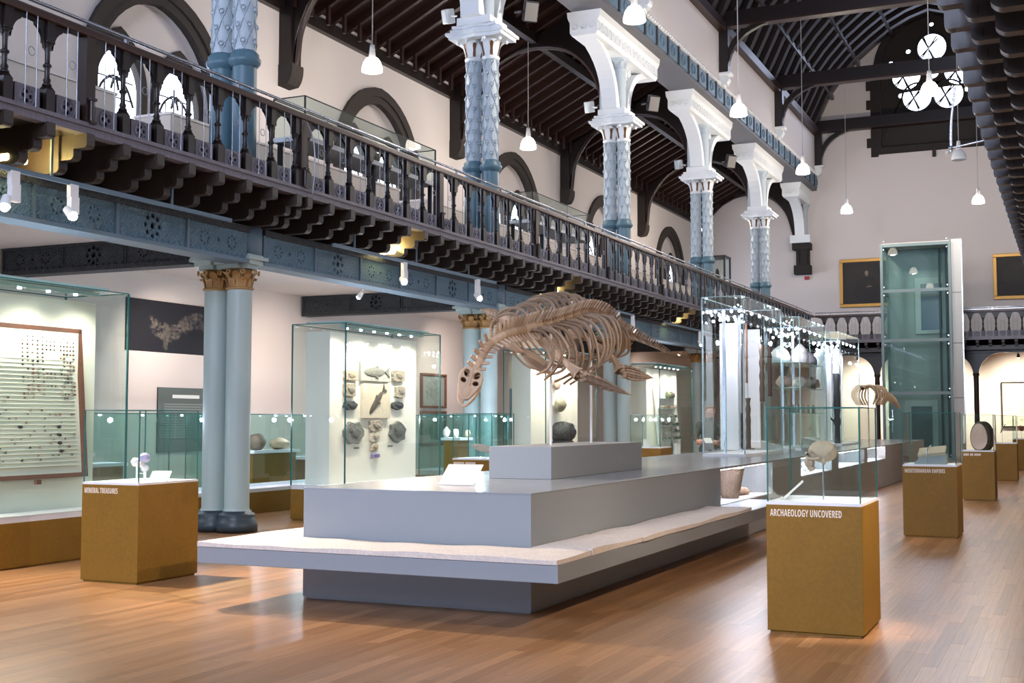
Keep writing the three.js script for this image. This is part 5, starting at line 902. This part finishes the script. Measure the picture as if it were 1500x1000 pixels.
const textPanel = (bg, ink, rows) => canvasTex(128, 128, (g, w, h) => { g.fillStyle = bg; g.fillRect(0, 0, w, h); g.fillStyle = ink; g.fillRect(32, 14, 62, 7); g.globalAlpha = 0.35; for (let i = 0; i < rows; i++) g.fillRect(14, 32 + i * 5, 96 - (i * 37 % 13), 2); g.globalAlpha = 1; });
flatPrint('wall_panel', 'grey-green text panel on the aisle wall below the mural', 'panel', 1.6, 1.2, textPanel('#5a6461', '#dfe4e2', 14), [-15.27, 1.58, -18.65], Math.PI / 2);
flatPrint('wall_panel', 'blue text panel on the aisle wall behind the boulder case', 'panel', 1.5, 1.5, textPanel('#2f5f78', '#dfe8ee', 6), [-15.27, 1.75, -34.1], Math.PI / 2);
flatPrint('wall_panel', 'grey text panel on the aisle wall behind the fish fossils', 'panel', 1.2, 1.1, textPanel('#6b7674', '#e4e7e6', 9), [-15.27, 1.75, -23.6], Math.PI / 2);
for (const [y, l] of [[2.33, 'framed grey-green print on the aisle wall, upper of two'], [1.35, 'framed grey-green print on the aisle wall, lower of two']]) flatPrint('framed_print', l, 'framed print', 1.25, 0.78, canvasTex(96, 64, (g, w, h) => { g.fillStyle = '#8f9792'; g.fillRect(0, 0, w, h); seed = 5; for (let i = 0; i < 90; i++) blot(g, rr(20, 76), rr(12, 56), rr(1, 5), rr(1, 4), '#6a736e', 0.4); }), [-15.27, y, -28.5], Math.PI / 2, 0.06, M.frameWood);
const portrait = (fx, sd) => canvasTex(160, 200, (g, w, h) => { g.fillStyle = '#15120f'; g.fillRect(0, 0, w, h); seed = sd; for (let i = 0; i < 80; i++) blot(g, rr(0, w), rr(0, h), rr(8, 30), rr(8, 30), '#1f1913', 0.25); if (fx) { blot(g, 88, 140, 46, 72, '#0a0909', 0.9); blot(g, 110, 100, 30, 8, '#2a130f', 0.6); blot(g, 86, 52, 7, 11, '#a0826b', 0.75); blot(g, 86, 62, 6, 9, '#7d766f', 0.6); blot(g, 86, 46, 6, 4, '#6b5f55', 0.7); blot(g, 96, 118, 9, 4, '#8f735d', 0.7); blot(g, 88, 121, 5, 3, '#8f735d', 0.6); } else blot(g, 80, 90, 60, 60, '#2a2620', 0.5); });
flatPrint('portrait_painting', 'gilt framed dark portrait of a seated figure left of the lift', 'painting', 1.9, 1.85, portrait(1, 3), [-8.3, 7.62, -55.93], 0, 0.15, M.giltFrame);
flatPrint('portrait_painting', 'gilt framed dark painting right of the lift', 'painting', 1.9, 1.65, portrait(0, 9), [-1.9, 7.62, -55.93], 0, 0.15, M.giltFrame);
flatPrint('wall_poster', 'black framed pale drawing under the end gallery', 'poster', 1.5, 1.8, canvasTex(128, 150, (g, w, h) => { g.fillStyle = '#e6d9c4'; g.fillRect(0, 0, w, h); seed = 8; for (let i = 0; i < 120; i++) blot(g, rr(10, 118), rr(20, 140), rr(1, 7), rr(1, 4), ['#b9ad98', '#93927f', '#c8b9a0'][i % 3], 0.45); }), [-2.0, 2.2, -55.93], 0, 0.05, M.blackPaint);
single('wall_sensor', 'small black sensor box under the dark rose window', 'sensor', bx(-5.35, -5.2, 13.0, 13.35, -55.98, -55.9), M.blackPaint);
single('wall_camera', 'small white camera on the end wall beside the sensor box', 'camera', merge([bx(-4.82, -4.68, 13.05, 13.2, -55.98, -55.9), cy(0.05, 0.05, 0.14, 0, 0, 0, 8).rotateX(Math.PI / 2).translate(-4.75, 13.08, -55.9)]), M.white2);
// ---------- glass lift ----------
{
  const o = thing('glass_lift', 'tall glass lift tower with steel rails against the end gallery', 'lift', [0, 0, 0]);
  const x0 = -6.78, x1 = -4.24, z0 = -50.0, z1 = -51.76, T = 8.45, fr = std(0x74898c, 0.4), ip = std(0x9aa8a8, 0.5);
  for (const x of [x0, x1]) for (const z of [z0, z1]) part(o, 'corner_post', bx(x - 0.05, x + 0.05, 0, T, z - 0.05, z + 0.05), fr);
  for (const y of [0.05, 2.6, 4.65, 6.6, T - 0.05]) { part(o, 'cross_rail', bx(x0, x1, y - 0.06, y + 0.06, z0 - 0.03, z0 + 0.03), fr); part(o, 'cross_rail', bx(x0, x1, y - 0.06, y + 0.06, z1 - 0.03, z1 + 0.03), fr); for (const x of [x0, x1]) part(o, 'cross_rail', bx(x - 0.03, x + 0.03, y - 0.06, y + 0.06, z1, z0), fr); for (const x of [x0 + 0.09, x1 - 0.09]) for (const d of [-0.16, 0.16]) part(o, 'stud', cy(0.03, 0.03, 0.04, 0, 0, 0, 8).rotateX(Math.PI / 2).translate(x, y + d, z0 + 0.03), M.steel); }
  const ys = [0.05, 2.6, 4.65, 6.6, T - 0.05]; for (let i = 0; i < 4; i++) { const h = ys[i + 1] - ys[i] - 0.12, m = (ys[i] + ys[i + 1]) / 2; part(o, 'glass_pane', pane(x1 - x0 - 0.1, h).translate((x0 + x1) / 2, m, z0 + 0.01), M.glassTeal); for (const x of [x0, x1]) part(o, 'glass_pane', pane(z0 - z1 - 0.1, h).rotateY(Math.PI / 2).translate(x, m, (z0 + z1) / 2), M.glassTeal); }
  part(o, 'roof_plate', bx(x0, x1, T - 0.02, T + 0.04, z1, z0), M.wall); part(o, 'shaft_back', bx(x0 + 0.05, x1 - 0.05, 0, T - 0.05, z1 + 0.02, z1 + 0.06), ip, 'grey-green rear lining');
  const sp = part(o, 'side_panel', bx(x1 + 0.06, -3.8, 0, 8.53, -50.1, -50.02), std(0xbfc3c3, 0.5), 'pale panelled mast'); for (const y of [2.4, 4.5, 6.45]) part(sp, 'joint', bx(x1 + 0.06, -3.8, y, y + 0.02, -50.03, -50.012), M.panelGreen); part(sp, 'edge_strip', bx(-3.82, -3.78, 0, 8.53, -50.08, -50.0), M.steel);
  for (const [x, y, h, c] of [[-5.1, 5.0, 2.25, 0x2c3f55], [-5.55, 0.05, 2.3, 0x4f5f60]]) { const d = part(o, 'lift_door', bx(x - 0.62, x + 0.62, y, y + h, z1 + 0.07, z1 + 0.13), std(0xb4bfbf, 0.5), 'pale framed lift door'); part(d, 'door_glass', bx(x - 0.4, x + 0.4, y + 0.15, y + h - 0.25, z1 + 0.13, z1 + 0.14), std(c, 0.2), 'dark door glass'); }
  for (const x of [-4.75, -4.5]) part(o, 'guide_rail', bx(x - 0.04, x + 0.04, 0, T - 0.1, z1 + 0.3, z1 + 0.36), std(0x2b3236, 0.4), 'dark guide rail');
}
// ---------- upper gallery furniture ----------
for (let k = -1; k < 4; k++) { const o = thing('gallery_cabinet', 'long low beige cabinet on the gallery ' + ['above the framed tray case', 'above the fish fossil case', 'above the boulder case', 'above the rack case', 'nearest the end wall'][k + 1], 'cabinet', [0, 0, 0], 0, 'gallery cabinets'); part(o, 'body', bx(-13.3, -12.6, 4.83, 6.3, colZ(k) - 0.5, colZ(k) - 7.6), std(0xcbbfb0, 0.7)); part(o, 'top', bx(-13.32, -12.58, 6.3, 6.34, colZ(k) - 0.48, colZ(k) - 7.62), std(0xd8cec2, 0.5)); }
for (const [z0, z1] of [[-14.95, -19.0], [-23.3, -26.6]]) { const o = thing('gallery_table_case', 'glass topped table case behind the rail above the ' + (z0 > -20 ? 'fish fossil case' : 'boulder case'), 'display case', [0, 0, 0], 0, 'table cases behind the rail'); glassBox(o, -10.7, -10.15, 5.75, 6.33, z0, z1, { edge: 0.014, edgeMat: M.blackPaint }); part(o, 'table_top', bx(-10.72, -10.13, 5.68, 5.75, z0, z1), M.white); for (const z of [z0 - 0.1, (z0 + z1) / 2, z1 + 0.1]) for (const x of [-10.65, -10.2]) part(o, 'leg', bx(x - 0.03, x + 0.03, 4.83, 5.68, z - 0.03, z + 0.03), M.blackPaint); }
{ const o = thing('gallery_vitrine', 'dark framed glass vitrine with a slim instrument on the far gallery', 'display case', [-11.95, 4.83, -44.6]); glassBox(o, -0.38, 0.38, 0.7, 2.75, 0.4, -0.4, { edge: 0.04, edgeMat: M.timber }); part(o, 'stand', bx(-0.4, 0.4, 0, 0.7, -0.42, 0.42), M.timber); part(o, 'roof_cap', bx(-0.42, 0.42, 2.72, 2.78, -0.44, 0.44), M.timber); single('tall_instrument', 'slim dark brass instrument inside the gallery vitrine', 'instrument', lathe([[0.001, 5.53], [0.14, 5.53], [0.04, 5.65], [0.05, 6.5], [0.1, 6.8], [0.06, 7.1], [0.001, 7.2]], 10).translate(-11.95, 0, -44.6), M.darkstone); }
{ const o = thing('hanging_rod_lamp', 'slim steel arm with a hanging rod by the overhead corbels', 'fixture', [0, 0, -15]); part(o, 'arm', bar(V(-0.83, 4.8, 0), V(-1.23, 4.74, 0), 0.012, 6), M.steel); part(o, 'rod', tube([V(-1.23, 4.7, 0), V(-1.22, 5.05, 0), V(-1.17, 5.45, 0)], 0.016, 10, 6), M.steel); part(o, 'knuckle', fin(new THREE.SphereGeometry(0.03, 8, 6).translate(-1.23, 4.74, 0)), M.steel); }
// ---------- visitor beyond the tall cases ----------
{
  const J = { head: [0.02, 1.7, 0.08, 0.1], neck: [0, 1.55, 0.02, 0.065], chest: [0, 1.32, 0, 0.17], belly: [0, 1.08, 0.0, 0.165], hip: [0, 0.95, 0, 0.165], sl: [-0.2, 1.42, 0, 0.075], el: [-0.3, 1.15, 0.06, 0.06], wl: [-0.3, 1.06, 0.3, 0.042], hl: [-0.29, 1.08, 0.38, 0.04], sr: [0.2, 1.42, 0, 0.075], er: [0.27, 1.15, 0.06, 0.06], wr: [0.12, 1.05, 0.27, 0.042], hr: [0.06, 1.06, 0.33, 0.04], kl: [-0.11, 0.5, 0.03, 0.085], al: [-0.12, 0.09, 0, 0.055], fl: [-0.13, 0.05, 0.17, 0.05], kr: [0.11, 0.5, 0.05, 0.085], ar: [0.12, 0.09, 0.02, 0.055], fr: [0.13, 0.05, 0.19, 0.05], tl: [-0.1, 0.9, 0, 0.115], tr: [0.1, 0.9, 0, 0.115] };
  const B = [['head', 'neck'], ['neck', 'chest'], ['chest', 'belly'], ['belly', 'hip'], ['chest', 'sl'], ['sl', 'el'], ['el', 'wl'], ['wl', 'hl'], ['chest', 'sr'], ['sr', 'er'], ['er', 'wr'], ['wr', 'hr'], ['hip', 'tl'], ['tl', 'kl'], ['kl', 'al'], ['al', 'fl'], ['hip', 'tr'], ['tr', 'kr'], ['kr', 'ar'], ['ar', 'fr']].map(([a, b]) => [J[a], J[b]]);
  for (const [h, s] of [[J.hl, -1], [J.hr, 1]]) for (let i = 0; i < 5; i++) { const th = i === 4, a = [h[0] + (th ? -s * 0.03 : (i - 1.5) * 0.02), h[1] + (th ? 0.02 : 0), h[2], 0.013], b = [a[0] + (th ? -s * 0.03 : 0), a[1] + (th ? 0.02 : -0.012), a[2] + (th ? 0.03 : 0.06 + 0.008 * (i === 1 || i === 2)), 0.011], c = [b[0], b[1] - 0.03, b[2] + (th ? 0.02 : 0.012), 0.01]; B.push([a, b], [b, c]); }
  const D = p => { let d = 1e3; for (const [a, b] of B) { const ab = [b[0] - a[0], b[1] - a[1], b[2] - a[2]], ap = [p[0] - a[0], p[1] - a[1], p[2] - a[2]], t = Math.max(0, Math.min(1, (ab[0] * ap[0] + ab[1] * ap[1] + ab[2] * ap[2]) / (ab[0] ** 2 + ab[1] ** 2 + ab[2] ** 2 + 1e-9))), e = Math.hypot(ap[0] - ab[0] * t, ap[1] - ab[1] * t, ap[2] - ab[2] * t) - (a[3] + (b[3] - a[3]) * t); const k = 0.04, h = Math.max(k - Math.abs(d - e), 0) / k; d = Math.min(d, e) - h * h * k * 0.25; } return d; };
  const n = 110, mc = new MarchingCubes(n, M.card, false, false, 60000), S = 1.0; mc.isolation = 0;
  for (let k = 0; k < n; k++) for (let j = 0; j < n; j++) for (let i = 0; i < n; i++) { const x = (i - n / 2) / (n / 2) * S, y = (j - n / 2) / (n / 2) * S + 0.92, z = (k - n / 2) / (n / 2) * S; mc.field[i + j * n + k * n * n] = Math.abs(x) > 0.5 || Math.abs(z) > 0.55 ? -1 : -D([x, y, z]); }
  mc.update();
  const c = mc.count, pos = mc.positionArray.slice(0, c * 3), nor = mc.normalArray.slice(0, c * 3), col = new Float32Array(c * 3);
  for (let i = 0; i < c; i++) { const x = pos[3 * i] *= S, y = pos[3 * i + 1] = pos[3 * i + 1] * S + 0.92, z = pos[3 * i + 2] *= S; const C = y > 1.585 ? [0.5, 0.27, 0.19] : z > 0.28 && y > 0.9 ? [0.55, 0.3, 0.22] : y > 0.9 ? [0.09, 0.1, 0.075] : y > 0.12 ? [0.07, 0.1, 0.15] : [0.03, 0.025, 0.02]; col.set(C, 3 * i); }
  const g = new THREE.BufferGeometry(); g.setAttribute('position', new THREE.BufferAttribute(pos, 3)); g.setAttribute('normal', new THREE.BufferAttribute(nor, 3)); g.setAttribute('color', new THREE.BufferAttribute(col, 3));
  const o = thing('person', 'visitor in an olive coat and jeans looking down behind the tall case', 'person', [-7.35, 0, -26.6], 0.5); o.scale.setScalar(1.03);
  part(o, 'body', g, new THREE.MeshStandardMaterial({ vertexColors: true, roughness: 0.8 })); part(o, 'hair', blob(0.115, 0.105, 0.12, (x, y, z) => (z > 0.35 && y < 0.45 ? 0.72 : 1), 16, 12).translate(0.02, 1.75, 0.05), std(0x8a6446, 0.8), 'short reddish brown hair'); part(o, 'nose', blob(0.016, 0.022, 0.022, null, 8, 6).translate(0.02, 1.69, 0.185), std(0xc79a85, 0.7)); for (const s of [-1, 1]) { part(o, 'eye', blob(0.011, 0.007, 0.006, null, 8, 6).translate(0.02 + s * 0.035, 1.715, 0.173), M.blackPaint); part(o, 'ear', blob(0.012, 0.028, 0.02, null, 8, 6).translate(0.02 + s * 0.1, 1.69, 0.07), std(0xc79a85, 0.7)); } part(o, 'mouth', cb(0.045, 0.008, 0.008, 0.02, 1.645, 0.172), std(0x8f4f48, 0.7));
  single('leaflet', 'pale folded leaflet held by the visitor', 'leaflet', cb(0.17, 0.004, 0.22).rotateX(0.5).rotateY(0.5).translate(-7.28, 1.13, -26.26), M.card);
}
// every light casts shadows
scene.traverse(o => { if (o.isSpotLight || o.isPointLight) o.castShadow = true; });
renderer.render(scene, camera);
